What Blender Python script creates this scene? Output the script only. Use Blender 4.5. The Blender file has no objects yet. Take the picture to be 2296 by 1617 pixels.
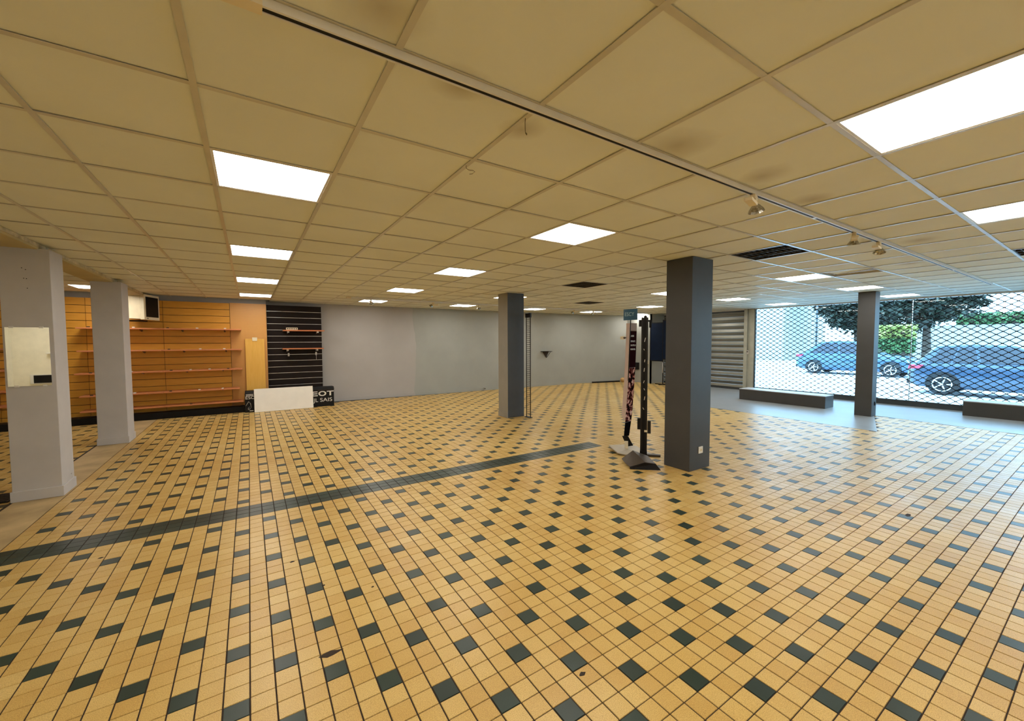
import bpy, bmesh, math, random
import numpy as np
from mathutils import Vector, Matrix

random.seed(7)
rng = np.random.default_rng(7)
sc = bpy.context.scene
C = sc.collection

# ------------------------------------------------------------------ camera
IMG_W, IMG_H = 2296, 1617
FPX, YAW, PITCH, ROLL = 907.317, 0.5761, -0.0469, -0.0038
CH = 1.564            # camera height above the floor
ZC = 2.55             # ceiling height
fwd = Vector((math.sin(YAW) * math.cos(PITCH), math.cos(YAW) * math.cos(PITCH), math.sin(PITCH)))
rgt0 = Vector((math.cos(YAW), -math.sin(YAW), 0))
up0 = rgt0.cross(fwd)
rgt = rgt0 * math.cos(ROLL) + up0 * math.sin(ROLL)
upv = -rgt0 * math.sin(ROLL) + up0 * math.cos(ROLL)
cam_d = bpy.data.cameras.new('camera')
cam = bpy.data.objects.new('camera', cam_d)
C.objects.link(cam)
cam_d.sensor_fit = 'HORIZONTAL'
cam_d.sensor_width = 36.0
cam_d.lens = FPX * 36.0 / IMG_W
cam_d.clip_start = 0.05
cam_d.clip_end = 300
cam.matrix_world = Matrix(((rgt.x, upv.x, -fwd.x, 0), (rgt.y, upv.y, -fwd.y, 0), (rgt.z, upv.z, -fwd.z, CH), (0, 0, 0, 1)))
sc.camera = cam

# ------------------------------------------------------------------ daylight, exposure
world = bpy.data.worlds.new('overcast_sky')
sc.world = world
world.use_nodes = True
bg = world.node_tree.nodes['Background']
bg.inputs[0].default_value = (0.37, 0.70, 1.0, 1)
bg.inputs[1].default_value = 11.0
sc.view_settings.view_transform = 'Standard'
sc.view_settings.look = 'None'
sc.view_settings.gamma = 1.0
sc.view_settings.use_curve_mapping = False
sc.view_settings.exposure = 0.0
PANEL_EMIT = 20.5
PANEL_COL = (1.0, 0.955, 0.88)

# ------------------------------------------------------------------ helpers
def px_ray(px, py):
    return fwd + rgt * ((px - IMG_W / 2) / FPX) - upv * ((py - IMG_H / 2) / FPX)

def project(x, y, z):
    v = Vector((x, y, z - CH))
    d = v.dot(fwd)
    if d < 0.05:
        return None
    return (IMG_W / 2 + FPX * v.dot(rgt) / d, IMG_H / 2 - FPX * v.dot(upv) / d, d)

class MB:
    """collects faces, then links them as one mesh object"""
    def __init__(self):
        self.v, self.f, self.m, self.s = [], [], [], []
    def face(self, idx, mat=0, smooth=False):
        self.f.append(idx); self.m.append(mat); self.s.append(smooth)
    def box(self, x0, x1, y0, y1, z0, z1, mat=0):
        b = len(self.v)
        for z in (z0, z1):
            self.v += [(x0, y0, z), (x1, y0, z), (x1, y1, z), (x0, y1, z)]
        for q in ((3, 2, 1, 0), (4, 5, 6, 7), (0, 1, 5, 4), (1, 2, 6, 5), (2, 3, 7, 6), (3, 0, 4, 7)):
            self.face([b + i for i in q], mat)
        return self
    def obox(self, c, ax, ay, az, mat=0):
        """oriented box: centre c, half-extent vectors"""
        b = len(self.v)
        c, ax, ay, az = Vector(c), Vector(ax), Vector(ay), Vector(az)
        for sz in (-1, 1):
            for sx, sy in ((-1, -1), (1, -1), (1, 1), (-1, 1)):
                self.v.append(tuple(c + ax * sx + ay * sy + az * sz))
        for q in ((3, 2, 1, 0), (4, 5, 6, 7), (0, 1, 5, 4), (1, 2, 6, 5), (2, 3, 7, 6), (3, 0, 4, 7)):
            self.face([b + i for i in q], mat)
        return self
    def prism(self, pts, vec, mat=0):
        """polygon pts (3D) extruded by vec"""
        b = len(self.v); n = len(pts); vec = Vector(vec)
        self.v += [tuple(p) for p in pts] + [tuple(Vector(p) + vec) for p in pts]
        self.face(list(range(b, b + n))[::-1], mat)
        self.face(list(range(b + n, b + 2 * n)), mat)
        for i in range(n):
            j = (i + 1) % n
            self.face([b + i, b + j, b + n + j, b + n + i], mat)
        return self
    def tube(self, pts, r, n=6, mat=0, closed=False, radii=None):
        pts = [Vector(p) for p in pts]; b = len(self.v); m = len(pts)
        for i, p in enumerate(pts):
            if closed:
                t = (pts[(i + 1) % m] - pts[i - 1])
            else:
                t = pts[min(i + 1, m - 1)] - pts[max(i - 1, 0)]
            t.normalize()
            a = Vector((0, 0, 1)) if abs(t.z) < 0.9 else Vector((1, 0, 0))
            u = t.cross(a).normalized(); w = t.cross(u).normalized()
            rr = radii[i] if radii else r
            for k in range(n):
                q = 2 * math.pi * k / n
                self.v.append(tuple(p + (u * math.cos(q) + w * math.sin(q)) * rr))
        for i in range(m if closed else m - 1):
            i2 = (i + 1) % m
            for k in range(n):
                k2 = (k + 1) % n
                self.face([b + i * n + k, b + i * n + k2, b + i2 * n + k2, b + i2 * n + k], mat, True)
        if not closed:
            self.face([b + k for k in range(n)][::-1], mat)
            self.face([b + (m - 1) * n + k for k in range(n)], mat)
        return self
    def lathe(self, prof, c, axis, n=16, mat=0, smooth=True, cap=True):
        """profile [(r, h)] spun about axis through c"""
        c, axis = Vector(c), Vector(axis).normalized()
        a = Vector((0, 0, 1)) if abs(axis.z) < 0.9 else Vector((1, 0, 0))
        u = axis.cross(a).normalized(); w = axis.cross(u).normalized()
        b = len(self.v)
        for r, h in prof:
            for k in range(n):
                q = 2 * math.pi * k / n
                self.v.append(tuple(c + axis * h + (u * math.cos(q) + w * math.sin(q)) * r))
        for i in range(len(prof) - 1):
            for k in range(n):
                k2 = (k + 1) % n
                self.face([b + i * n + k, b + i * n + k2, b + (i + 1) * n + k2, b + (i + 1) * n + k], mat, smooth)
        if cap:
            self.face([b + k for k in range(n)][::-1], mat)
            self.face([b + (len(prof) - 1) * n + k for k in range(n)], mat)
        return self
    def mesh(self, name):
        me = bpy.data.meshes.new(name)
        me.from_pydata(self.v, [], self.f)
        me.polygons.foreach_set('material_index', self.m)
        me.polygons.foreach_set('use_smooth', self.s)
        me.update()
        return me
    def build(self, name, mats, parent=None, bevel=0, fix=True):
        me = self.mesh(name)
        if fix:
            bm = bmesh.new(); bm.from_mesh(me)
            bmesh.ops.recalc_face_normals(bm, faces=bm.faces)
            bm.to_mesh(me); bm.free()
        return link(name, me, mats, parent, bevel)

def link(name, me, mats, parent=None, bevel=0):
    o = bpy.data.objects.new(name, me)
    C.objects.link(o)
    if not isinstance(mats, (list, tuple)):
        mats = [mats]
    if len(me.materials) == 0:
        for m in mats:
            me.materials.append(m)
    if parent is not None:
        o.parent = parent
    if bevel:
        md = o.modifiers.new('bevel', 'BEVEL'); md.width = bevel; md.segments = 2; md.limit_method = 'ANGLE'
    return o

def tag(o, label, cat=None, group=None, kind=None):
    if label: o['label'] = label
    if cat: o['category'] = cat
    if group: o['group'] = group
    if kind: o['kind'] = kind
    return o

def thing(name, label, cat, loc=(0, 0, 0), group=None, rotz=0):
    o = bpy.data.objects.new(name, None)
    o.empty_display_size = 0.1
    C.objects.link(o)
    o.location = loc; o.rotation_euler = (0, 0, rotz)
    return tag(o, label, cat, group)

def copy_tree(o, parent=None):
    c = o.copy(); C.objects.link(c)
    if parent is not None: c.parent = parent
    for ch in list(o.children):
        copy_tree(ch, c)
    return c

def text_mesh(txt, size, extrude=0.0015, bold=0.0, xs=1.0):
    cu = bpy.data.curves.new('lettering', 'FONT')
    cu.body = txt; cu.size = size; cu.extrude = extrude; cu.offset = bold
    cu.align_x = 'LEFT'
    ob = bpy.data.objects.new('lettering', cu); C.objects.link(ob)
    bpy.context.view_layer.update()
    dg = bpy.context.evaluated_depsgraph_get()
    me = bpy.data.meshes.new_from_object(ob.evaluated_get(dg))
    bpy.data.objects.remove(ob); bpy.data.curves.remove(cu)
    for v in me.vertices:
        v.co.x *= xs
    me.materials.clear()
    return me

def lettering(txt, size, loc, right, up, mat, parent, bold=0.0, xs=1.0, width=None):
    me = text_mesh(txt, size, 0.001, bold, xs)
    if width:
        lo = min(v.co.x for v in me.vertices); hi = max(v.co.x for v in me.vertices)
        for v in me.vertices: v.co.x = (v.co.x - lo) * width / (hi - lo)
    r, u = Vector(right).normalized(), Vector(up).normalized()
    n = r.cross(u)
    o = link('lettering', me, mat, parent)
    o.matrix_local = Matrix(((r.x, u.x, n.x, loc[0]), (r.y, u.y, n.y, loc[1]), (r.z, u.z, n.z, loc[2]), (0, 0, 0, 1)))
    return o

# ------------------------------------------------------------------ materials
def new_mat(name):
    m = bpy.data.materials.new(name); m.use_nodes = True
    return m, m.node_tree, m.node_tree.nodes['Principled BSDF']

def nd(nt, typ, **kw):
    n = nt.nodes.new(typ)
    for k, v in kw.items():
        if k.startswith('i_'):
            n.inputs[int(k[2:])].default_value = v
        else:
            setattr(n, k, v)
    return n

def ramp(nt, fac, stops):
    r = nt.nodes.new('ShaderNodeValToRGB')
    e = r.color_ramp.elements
    while len(e) < len(stops): e.new(0.5)
    for el, (p, c) in zip(e, stops):
        el.position = p; el.color = (*c, 1)
    nt.links.new(fac, r.inputs[0])
    return r.outputs[0]

def mix(nt, fac, a, b, mode='MIX'):
    m = nt.nodes.new('ShaderNodeMix'); m.data_type = 'RGBA'; m.blend_type = mode
    for s, v in ((0, fac), (6, a), (7, b)):
        if hasattr(v, 'is_linked') or hasattr(v, 'links'):
            nt.links.new(v, m.inputs[s])
        elif isinstance(v, (int, float)):
            m.inputs[s].default_value = v
        else:
            m.inputs[s].default_value = (*v, 1)
    return m.outputs[2]

def math_n(nt, op, a, b=None):
    m = nt.nodes.new('ShaderNodeMath'); m.operation = op
    for i, v in enumerate((a, b)):
        if v is None: continue
        if hasattr(v, 'links'): nt.links.new(v, m.inputs[i])
        else: m.inputs[i].default_value = v
    return m.outputs[0]

def pos(nt):
    return nt.nodes.new('ShaderNodeNewGeometry').outputs['Position']

def noise(nt, vec, scale, detail=3, rough=0.55):
    n = nd(nt, 'ShaderNodeTexNoise'); n.inputs['Scale'].default_value = scale
    n.inputs['Detail'].default_value = detail; n.inputs['Roughness'].default_value = rough
    nt.links.new(vec, n.inputs['Vector'])
    return n.outputs['Fac']

def bump(nt, bsdf, h, strength=0.2, dist=0.002):
    b = nd(nt, 'ShaderNodeBump'); b.inputs['Strength'].default_value = strength; b.inputs['Distance'].default_value = dist
    nt.links.new(h, b.inputs['Height']); nt.links.new(b.outputs[0], bsdf.inputs['Normal'])

def simple(name, col, rough=0.5, metal=0.0, var=0.12, scale=6.0, bmp=0.0, spec=0.5):
    """plain colour with slight procedural mottling"""
    m, nt, b = new_mat(name)
    p = nd(nt, 'ShaderNodeTexCoord').outputs['Object']
    f = noise(nt, p, scale, 4)
    lo = tuple(c * (1 - var) for c in col); hi = tuple(min(1, c * (1 + var)) for c in col)
    nt.links.new(ramp(nt, f, [(0.3, lo), (0.7, hi)]), b.inputs['Base Color'])
    b.inputs['Roughness'].default_value = rough
    b.inputs['Metallic'].default_value = metal
    b.inputs['Specular IOR Level'].default_value = spec
    if bmp:
        bump(nt, b, noise(nt, p, 180, 2), bmp, 0.001)
    return m

TP, TQ, TX0, TY0 = 0.0985, 0.0965, 0.305, 2.02      # floor tile pitch and origin

def tile_mat(name, stops, speck, stain):
    m, nt, b = new_mat(name)
    p = pos(nt)
    vm = nd(nt, 'ShaderNodeVectorMath', operation='SUBTRACT'); nt.links.new(p, vm.inputs[0])
    vm.inputs[1].default_value = (TX0 - TP / 2, TY0 - TQ / 2, -1)
    vd = nd(nt, 'ShaderNodeVectorMath', operation='DIVIDE'); nt.links.new(vm.outputs[0], vd.inputs[0])
    vd.inputs[1].default_value = (TP, TQ, 5)
    vf = nd(nt, 'ShaderNodeVectorMath', operation='FLOOR'); nt.links.new(vd.outputs[0], vf.inputs[0])
    wn = nd(nt, 'ShaderNodeTexWhiteNoise'); nt.links.new(vf.outputs[0], wn.inputs['Vector'])
    big = noise(nt, p, 0.9, 3)
    f = math_n(nt, 'ADD', math_n(nt, 'MULTIPLY', wn.outputs['Value'], 0.26), math_n(nt, 'MULTIPLY', big, 0.75))
    col = ramp(nt, f, stops)
    sp = ramp(nt, noise(nt, p, 300, 3, 0.75), [(0.38, speck), (0.58, (1, 1, 1))])
    col = mix(nt, 0.75, col, sp, 'MULTIPLY')
    st = ramp(nt, noise(nt, p, 5.5, 5, 0.65), [(0.30, stain), (0.62, (1, 1, 1))])
    col = mix(nt, 0.6, col, st, 'MULTIPLY')
    nt.links.new(col, b.inputs['Base Color'])
    r = nd(nt, 'ShaderNodeMapRange'); nt.links.new(noise(nt, p, 3.2, 4), r.inputs[0])
    r.inputs[1].default_value = 0.3; r.inputs[2].default_value = 0.7
    r.inputs[3].default_value = 0.30; r.inputs[4].default_value = 0.42
    nt.links.new(r.outputs[0], b.inputs['Roughness'])
    b.inputs['Specular IOR Level'].default_value = 0.42
    bump(nt, b, noise(nt, p, 260, 2), 0.10, 0.0006)
    return m

M = {}
M['tile'] = tile_mat('beige_stoneware', [(0.25, (0.58, 0.360, 0.098)), (0.50, (0.67, 0.455, 0.148)), (0.75, (0.74, 0.540, 0.21))], (0.50, 0.43, 0.32), (0.92, 0.87, 0.78))
M['green'] = tile_mat('dark_green_stoneware', [(0.30, (0.014, 0.026, 0.018)), (0.6, (0.024, 0.042, 0.030)), (0.8, (0.034, 0.056, 0.042))], (0.8, 0.8, 0.8), (0.95, 0.95, 0.95))
M['grout'] = simple('brown_grout', (0.022, 0.011, 0.006), 0.9)
M['screed'] = simple('worn_screed', (0.46, 0.33, 0.16), 0.6, var=0.25, scale=3)
M['vinyl'] = simple('grey_vinyl_floor', (0.26, 0.275, 0.285), 0.32, var=0.10, scale=1.6)

def ceiling_tile_mat():
    m, nt, b = new_mat('mineral_fibre_tile')
    p = pos(nt)
    col = ramp(nt, noise(nt, p, 1.3, 4), [(0.3, (0.73, 0.735, 0.645)), (0.7, (0.79, 0.795, 0.70))])
    # soot smudges where the spotlights and a lamp once burned
    for (sx, sy, rr) in ((0.36, 1.25, 0.22), (0.72, 1.46, 0.16), (1.85, 1.30, 0.25), (2.62, 1.26, 0.2), (3.35, 1.27, 0.2), (5.6, 1.2, 0.25), (7.2, 1.62, 0.2), (1.1, 1.6, 0.15), (3.6, 9.1, 0.4), (8.2, 9.2, 0.3)):
        d = nd(nt, 'ShaderNodeVectorMath', operation='DISTANCE'); nt.links.new(p, d.inputs[0]); d.inputs[1].default_value = (sx, sy, ZC)
        f = math_n(nt, 'MULTIPLY', math_n(nt, 'DIVIDE', d.outputs['Value'], rr), math_n(nt, 'ADD', noise(nt, p, 4.0, 3), 0.5))
        col = mix(nt, 1.0, col, ramp(nt, f, [(0.02, (0.70, 0.64, 0.56)), (0.75, (1, 1, 1))]), 'MULTIPLY')
    nt.links.new(col, b.inputs['Base Color'])
    b.inputs['Roughness'].default_value = 0.85
    b.inputs['Specular IOR Level'].default_value = 0.25
    bump(nt, b, noise(nt, p, 140, 3, 0.7), 0.12, 0.001)
    return m
M['ctile'] = ceiling_tile_mat()
M['rail'] = simple('painted_grid_rail', (0.56, 0.52, 0.42), 0.28, var=0.06)
M['plenum'] = simple('dark_plenum', (0.02, 0.018, 0.016), 0.95)
M['white_metal'] = simple('white_painted_metal', (0.72, 0.70, 0.66), 0.35, var=0.05)
M['cream_plastic'] = simple('cream_plastic', (0.74, 0.64, 0.44), 0.45, var=0.06)
M['black'] = simple('black_plastic', (0.007, 0.006, 0.006), 0.5, spec=0.2)
M['black_metal'] = simple('black_metal', (0.009, 0.007, 0.006), 0.45, spec=0.3)
M['white_plastic'] = simple('white_plastic', (0.75, 0.73, 0.68), 0.35, var=0.05)
M['cream_wall'] = simple('cream_wall_paint', (0.88, 0.83, 0.66), 0.7, var=0.05, bmp=0.1)
M['trimdirty'] = simple('dirty_cream_trim', (0.52, 0.44, 0.27), 0.7, var=0.35, scale=9)
M['beam'] = simple('ochre_beam_paint', (0.50, 0.40, 0.20), 0.7, var=0.12, scale=2)
M['column_light'] = simple('mauve_grey_paint', (0.495, 0.47, 0.455), 0.6, var=0.06, scale=3, bmp=0.12)
M['column_mid'] = simple('mid_grey_paint', (0.27, 0.25, 0.21), 0.6, var=0.06, scale=3, bmp=0.12)
M['column_dark'] = simple('charcoal_paint', (0.048, 0.048, 0.048), 0.5, var=0.10, scale=3, bmp=0.12)
M['alu'] = simple('aluminium', (0.70, 0.68, 0.66), 0.30, metal=0.8, var=0.05)

def wall_mat():
    m, nt, b = new_mat('grey_wall_paint')
    p = pos(nt)
    sx = nd(nt, 'ShaderNodeSeparateXYZ'); nt.links.new(p, sx.inputs[0])
    edge = math_n(nt, 'ADD', sx.outputs[0], math_n(nt, 'MULTIPLY', noise(nt, p, 0.9, 2), 0.5))
    f = math_n(nt, 'GREATER_THAN', edge, 4.28)
    a = ramp(nt, noise(nt, p, 1.1, 4), [(0.3, (0.37, 0.345, 0.32)), (0.7, (0.41, 0.385, 0.36))])
    c = ramp(nt, noise(nt, p, 1.3, 4), [(0.3, (0.31, 0.315, 0.285)), (0.7, (0.35, 0.355, 0.32))])
    nt.links.new(mix(nt, f, a, c), b.inputs['Base Color'])
    b.inputs['Roughness'].default_value = 0.62
    bump(nt, b, noise(nt, p, 120, 3), 0.10, 0.001)
    return m
M['wall'] = wall_mat()

def wood_mat(name, c0, c1, stretch=(1.2, 6, 26), rough=0.42, spec=0.4):
    m, nt, b = new_mat(name)
    p = nd(nt, 'ShaderNodeTexCoord').outputs['Object']
    mp = nd(nt, 'ShaderNodeMapping'); mp.inputs['Scale'].default_value = stretch
    nt.links.new(p, mp.inputs[0])
    f = noise(nt, mp.outputs[0], 3.0, 5, 0.6)
    nt.links.new(ramp(nt, f, [(0.3, c0), (0.7, c1)]), b.inputs['Base Color'])
    b.inputs['Roughness'].default_value = rough
    b.inputs['Specular IOR Level'].default_value = spec
    return m
M['slat'] = wood_mat('honey_slat_wood', (0.58, 0.262, 0.026), (0.69, 0.335, 0.042))
M['slat_rib'] = wood_mat('orange_ribbed_wood', (0.60, 0.29, 0.07), (0.70, 0.37, 0.11))
M['shelf'] = wood_mat('reddish_shelf_wood', (0.52, 0.175, 0.062), (0.60, 0.225, 0.09))
M['board'] = wood_mat('yellow_board_wood', (0.70, 0.38, 0.06), (0.76, 0.43, 0.085), (14, 6, 1.2))
M['darkslat'] = wood_mat('wenge_slat', (0.010, 0.006, 0.005), (0.018, 0.011, 0.008), rough=0.6, spec=0.15)
M['card_black'] = simple('black_printed_card', (0.009, 0.008, 0.008), 0.6, spec=0.2)
M['print_white'] = simple('white_print', (0.78, 0.74, 0.66), 0.6, var=0.03)
M['white_board'] = simple('white_laminate', (0.86, 0.82, 0.74), 0.4, var=0.03)
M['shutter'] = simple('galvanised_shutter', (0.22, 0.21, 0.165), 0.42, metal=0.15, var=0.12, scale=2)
M['post'] = simple('beige_steel_post', (0.36, 0.345, 0.27), 0.45, var=0.10)
M['navy'] = simple('navy_fabric', (0.005, 0.012, 0.032), 0.85, spec=0.15)
M['bench'] = simple('grey_bench_laminate', (0.048, 0.045, 0.041), 0.35, var=0.08)
M['bench_top'] = simple('pale_bench_top', (0.42, 0.43, 0.44), 0.32, var=0.05)
M['grille'] = simple('dark_grille_steel', (0.010, 0.010, 0.011), 0.65, spec=0.2)
M['sill'] = simple('dark_sill_steel', (0.035, 0.042, 0.045), 0.5)

def mirror_mat():
    m, nt, b = new_mat('mirror_silver')
    p = nd(nt, 'ShaderNodeTexCoord').outputs['Object']
    nt.links.new(ramp(nt, noise(nt, p, 4, 2), [(0.3, (0.90, 0.90, 0.87)), (0.7, (0.93, 0.93, 0.90))]), b.inputs['Base Color'])
    b.inputs['Metallic'].default_value = 1; b.inputs['Roughness'].default_value = 0.01
    return m
M['mirror'] = mirror_mat()

def glass_mat():
    m = bpy.data.materials.new('window_glass'); m.use_nodes = True
    nt = m.node_tree; nt.nodes.clear()
    out = nd(nt, 'ShaderNodeOutputMaterial'); t = nd(nt, 'ShaderNodeBsdfTransparent'); g = nd(nt, 'ShaderNodeBsdfGlossy')
    t.inputs[0].default_value = (0.93, 0.96, 0.97, 1); g.inputs['Roughness'].default_value = 0.02
    fr = nd(nt, 'ShaderNodeFresnel'); fr.inputs[0].default_value = 1.35
    mx = nd(nt, 'ShaderNodeMixShader')
    nt.links.new(fr.outputs[0], mx.inputs[0]); nt.links.new(t.outputs[0], mx.inputs[1]); nt.links.new(g.outputs[0], mx.inputs[2])
    nt.links.new(mx.outputs[0], out.inputs[0])
    return m
M['glass'] = glass_mat()

def emit_mat():
    m = bpy.data.materials.new('lit_diffuser'); m.use_nodes = True
    nt = m.node_tree; nt.nodes.clear()
    out = nd(nt, 'ShaderNodeOutputMaterial'); e = nd(nt, 'ShaderNodeEmission')
    e.inputs[0].default_value = (*PANEL_COL, 1); e.inputs[1].default_value = PANEL_EMIT
    nt.links.new(e.outputs[0], out.inputs[0])
    return m
M['diffuser'] = emit_mat()

def faceted_mat():
    m, nt, b = new_mat('faceted_glass_reflector')
    p = nd(nt, 'ShaderNodeTexCoord').outputs['Object']
    nt.links.new(ramp(nt, noise(nt, p, 40, 2), [(0.35, (0.22, 0.20, 0.16)), (0.65, (0.62, 0.60, 0.54))]), b.inputs['Base Color'])
    b.inputs['Metallic'].default_value = 0.8; b.inputs['Roughness'].default_value = 0.15
    return m
M['faceted'] = faceted_mat()

# ================================================================== SETTING
GX, GY, G = -0.1496, 1.3901, 0.6       # ceiling grid origin and module
XL, XR = -4.9, 13.1                    # left wall, shop front
YB, YF = -3.2, 11.15                   # rear wall, wall behind the shelving

# ---- floor
floor = MB().box(XL, XR + 0.05, YB, 11.6, -0.12, -0.0035).build('floor', M['grout'])
tag(floor, 'beige and dark green chequered stoneware tile floor', kind='structure')

# polygon of grey vinyl by the shop front
VIN = [(9.05, 5.75), (8.97, 2.35), (10.85, 2.9), (10.62, 0.9), (10.5, YB + 0.02), (XR - 0.02, YB + 0.02), (XR - 0.02, 8.1)]
def in_vinyl(x, y):
    c = False; n = len(VIN); j = n - 1
    for i in range(n):
        xi, yi = VIN[i]; xj, yj = VIN[j]
        if (yi > y) != (yj > y) and x < (xj - xi) * (y - yi) / (yj - yi) + xi:
            c = not c
        j = i
    return c
vin = MB().prism([(x, y, -0.0035) for x, y in VIN], (0, 0, 0.0055)).build('vinyl_floor', M['vinyl'], floor)
band = MB().box(-1.985, -1.62, 4.60, 11.0, -0.0035, -0.0005).build('screed_band', M['screed'], floor)

hx, hy, ch = (TP - 0.0046) / 2, (TQ - 0.0032) / 2, 0.0016
TV = np.array([(-hx + ch, -hy + ch, 0), (hx - ch, -hy + ch, 0), (hx - ch, hy - ch, 0), (-hx + ch, hy - ch, 0),
               (-hx, -hy, -0.0045), (hx, -hy, -0.0045), (hx, hy, -0.0045), (-hx, hy, -0.0045)])
TF = [(0, 1, 2, 3), (4, 5, 1, 0), (5, 6, 2, 1), (6, 7, 3, 2), (7, 4, 0, 3)]
tiles = []
for i in range(int((XL - TX0) / TP), int((13.05 - TX0) / TP)):
    for j in range(int((YB - TY0) / TQ) + 1, int((11.45 - TY0) / TQ)):
        x, y = TX0 + i * TP, TY0 + j * TQ
        if x < XL + 0.06 or in_vinyl(x, y) or (x < 0.36 and y > YF - 0.08):
            continue
        if -1.985 - TP / 2 < x < -1.62 + TP / 2 and y > 4.60 - TQ / 2:
            continue
        strip = 24 <= j <= 26 and i <= 41
        dark = strip or ((i % 2 == 0) and (i + j) % 4 == 0 and j not in (23, 24, 25, 26, 27))
        p = project(x, y, 0)
        vis = p is not None and -20 < p[0] < IMG_W + 20 and p[1] < IMG_H + 20
        tiles.append((p[2] if vis else 999, x, y, dark))
tiles.sort()
def tile_proto(mat):
    me = bpy.data.meshes.new('tile'); me.from_pydata([tuple(v) for v in TV], [], TF); me.materials.append(mat); me.update()
    return me
tp = {False: tile_proto(M['tile']), True: tile_proto(M['green'])}
for d, x, y, dark in tiles[:300]:
    o = bpy.data.objects.new('tile', tp[dark]); C.objects.link(o); o.parent = floor
    o.location = (x, y, random.uniform(-0.0006, 0.0)); o.rotation_euler = (random.gauss(0, 0.0022), random.gauss(0, 0.0022), random.gauss(0, 0.002))
rest = tiles[300:]
n = len(rest)
XY = np.array([(t[1], t[2]) for t in rest]); tilt = rng.normal(0, 0.0022, (n, 2)); dz = rng.uniform(-0.0006, 0, n)
V = np.repeat(TV[None], n, 0)
V[:, :, 2] += dz[:, None] + V[:, :, 0] * tilt[:, :1] + V[:, :, 1] * tilt[:, 1:]
V[:, :, 0] += XY[:, :1]; V[:, :, 1] += XY[:, 1:]
faces = (np.array(TF)[None] + (np.arange(n) * 8)[:, None, None]).reshape(-1, 4)
me = bpy.data.meshes.new('tile_field')
me.from_pydata(V.reshape(-1, 3).tolist(), [], faces.tolist())
me.polygons.foreach_set('material_index', np.repeat(np.array([1 if t[3] else 0 for t in rest]), 5).tolist())
me.update()
fld = link('tile_field', me, [M['tile'], M['green']], floor)
tag(fld, None, kind='stuff')

# chips and scuffs on the tiles
M['chip'] = simple('chipped_tile_core', (0.03, 0.018, 0.010), 0.9)
for (x, y, r, st) in ((0.30, 2.145, 0.022, 2.6), (0.215, 3.22, 0.012, 1.6), (0.36, 2.79, 0.010, 1.2), (1.40, 4.18, 0.010, 1.5), (-0.95, 4.05, 0.012, 1.4), (1.27, 1.36, 0.012, 1.8), (3.05, 0.62, 0.007, 1.0), (0.62, 2.60, 0.008, 1.2), (4.9, 1.05, 0.02, 2.4)):
    a0 = random.uniform(0, 3)
    MB().prism([(x + st * r * math.cos(a + a0 * 0) * random.uniform(0.6, 1.1), y + r * math.sin(a) * random.uniform(0.6, 1.1), -0.0008) for a in [2 * math.pi * k / 9 for k in range(9)]], (0, 0, 0.0016)).build('chip', M['chip'], floor)

# ---- walls
def wall(name, pts, label, mat, z1=2.72, thick=0.12, side=1):
    """vertical wall along a polyline, thickened away from the room"""
    mb = MB()
    for (x0, y0), (x1, y1) in zip(pts[:-1], pts[1:]):
        d = Vector((x1 - x0, y1 - y0, 0)).normalized(); nrm = Vector((-d.y, d.x, 0)) * thick * side
        mb.prism([(x0, y0, -0.1), (x1, y1, -0.1), (x1, y1, z1), (x0, y0, z1)], nrm)
    o = mb.build(name, mat)
    return tag(o, label, kind='structure')
wall('wall_back', [(0.36, 11.5), (10.3, 11.22), (12.35, 10.78)], 'long grey painted back wall of the empty shop', M['wall'])
wall('wall_shelving', [(XL, YF), (0.36, YF)], 'grey wall above the wooden slat panelling', M['wall'], thick=0.45)
wall('wall_pier', [(12.35, 10.78), (12.35, 9.66), (13.14, 9.66)], 'grey wall pier between back wall and roller shutter', M['wall'], thick=0.05)
wall('wall_left', [(XL, YB), (XL, YF)], 'cream side wall beyond the left columns', M['cream_wall'])
wall('wall_rear', [(XR + 0.1, YB), (XL, YB)], 'cream wall facing the mirror', M['cream_wall'])
# skirting on the back wall
def skirt(name, pts, label, h=0.105, t=0.014):
    mb = MB()
    for (x0, y0), (x1, y1) in zip(pts[:-1], pts[1:]):
        d = Vector((x1 - x0, y1 - y0, 0)).normalized(); nrm = Vector((d.y, -d.x, 0)) * t
        mb.prism([(x0, y0, 0), (x1, y1, 0), (x1, y1, h - 0.01), (x0, y0, h - 0.01)], nrm)
        mb.prism([(x0, y0, h - 0.01), (x1, y1, h - 0.01), (x1, y1, h), (x0, y0, h)], nrm * 0.55)
    return tag(mb.build(name, M['wall']), label, kind='structure')
skirt('baseboard_back', [(0.36, 11.5), (10.3, 11.22), (12.35, 10.78)], 'grey skirting board along the back wall')

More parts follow.
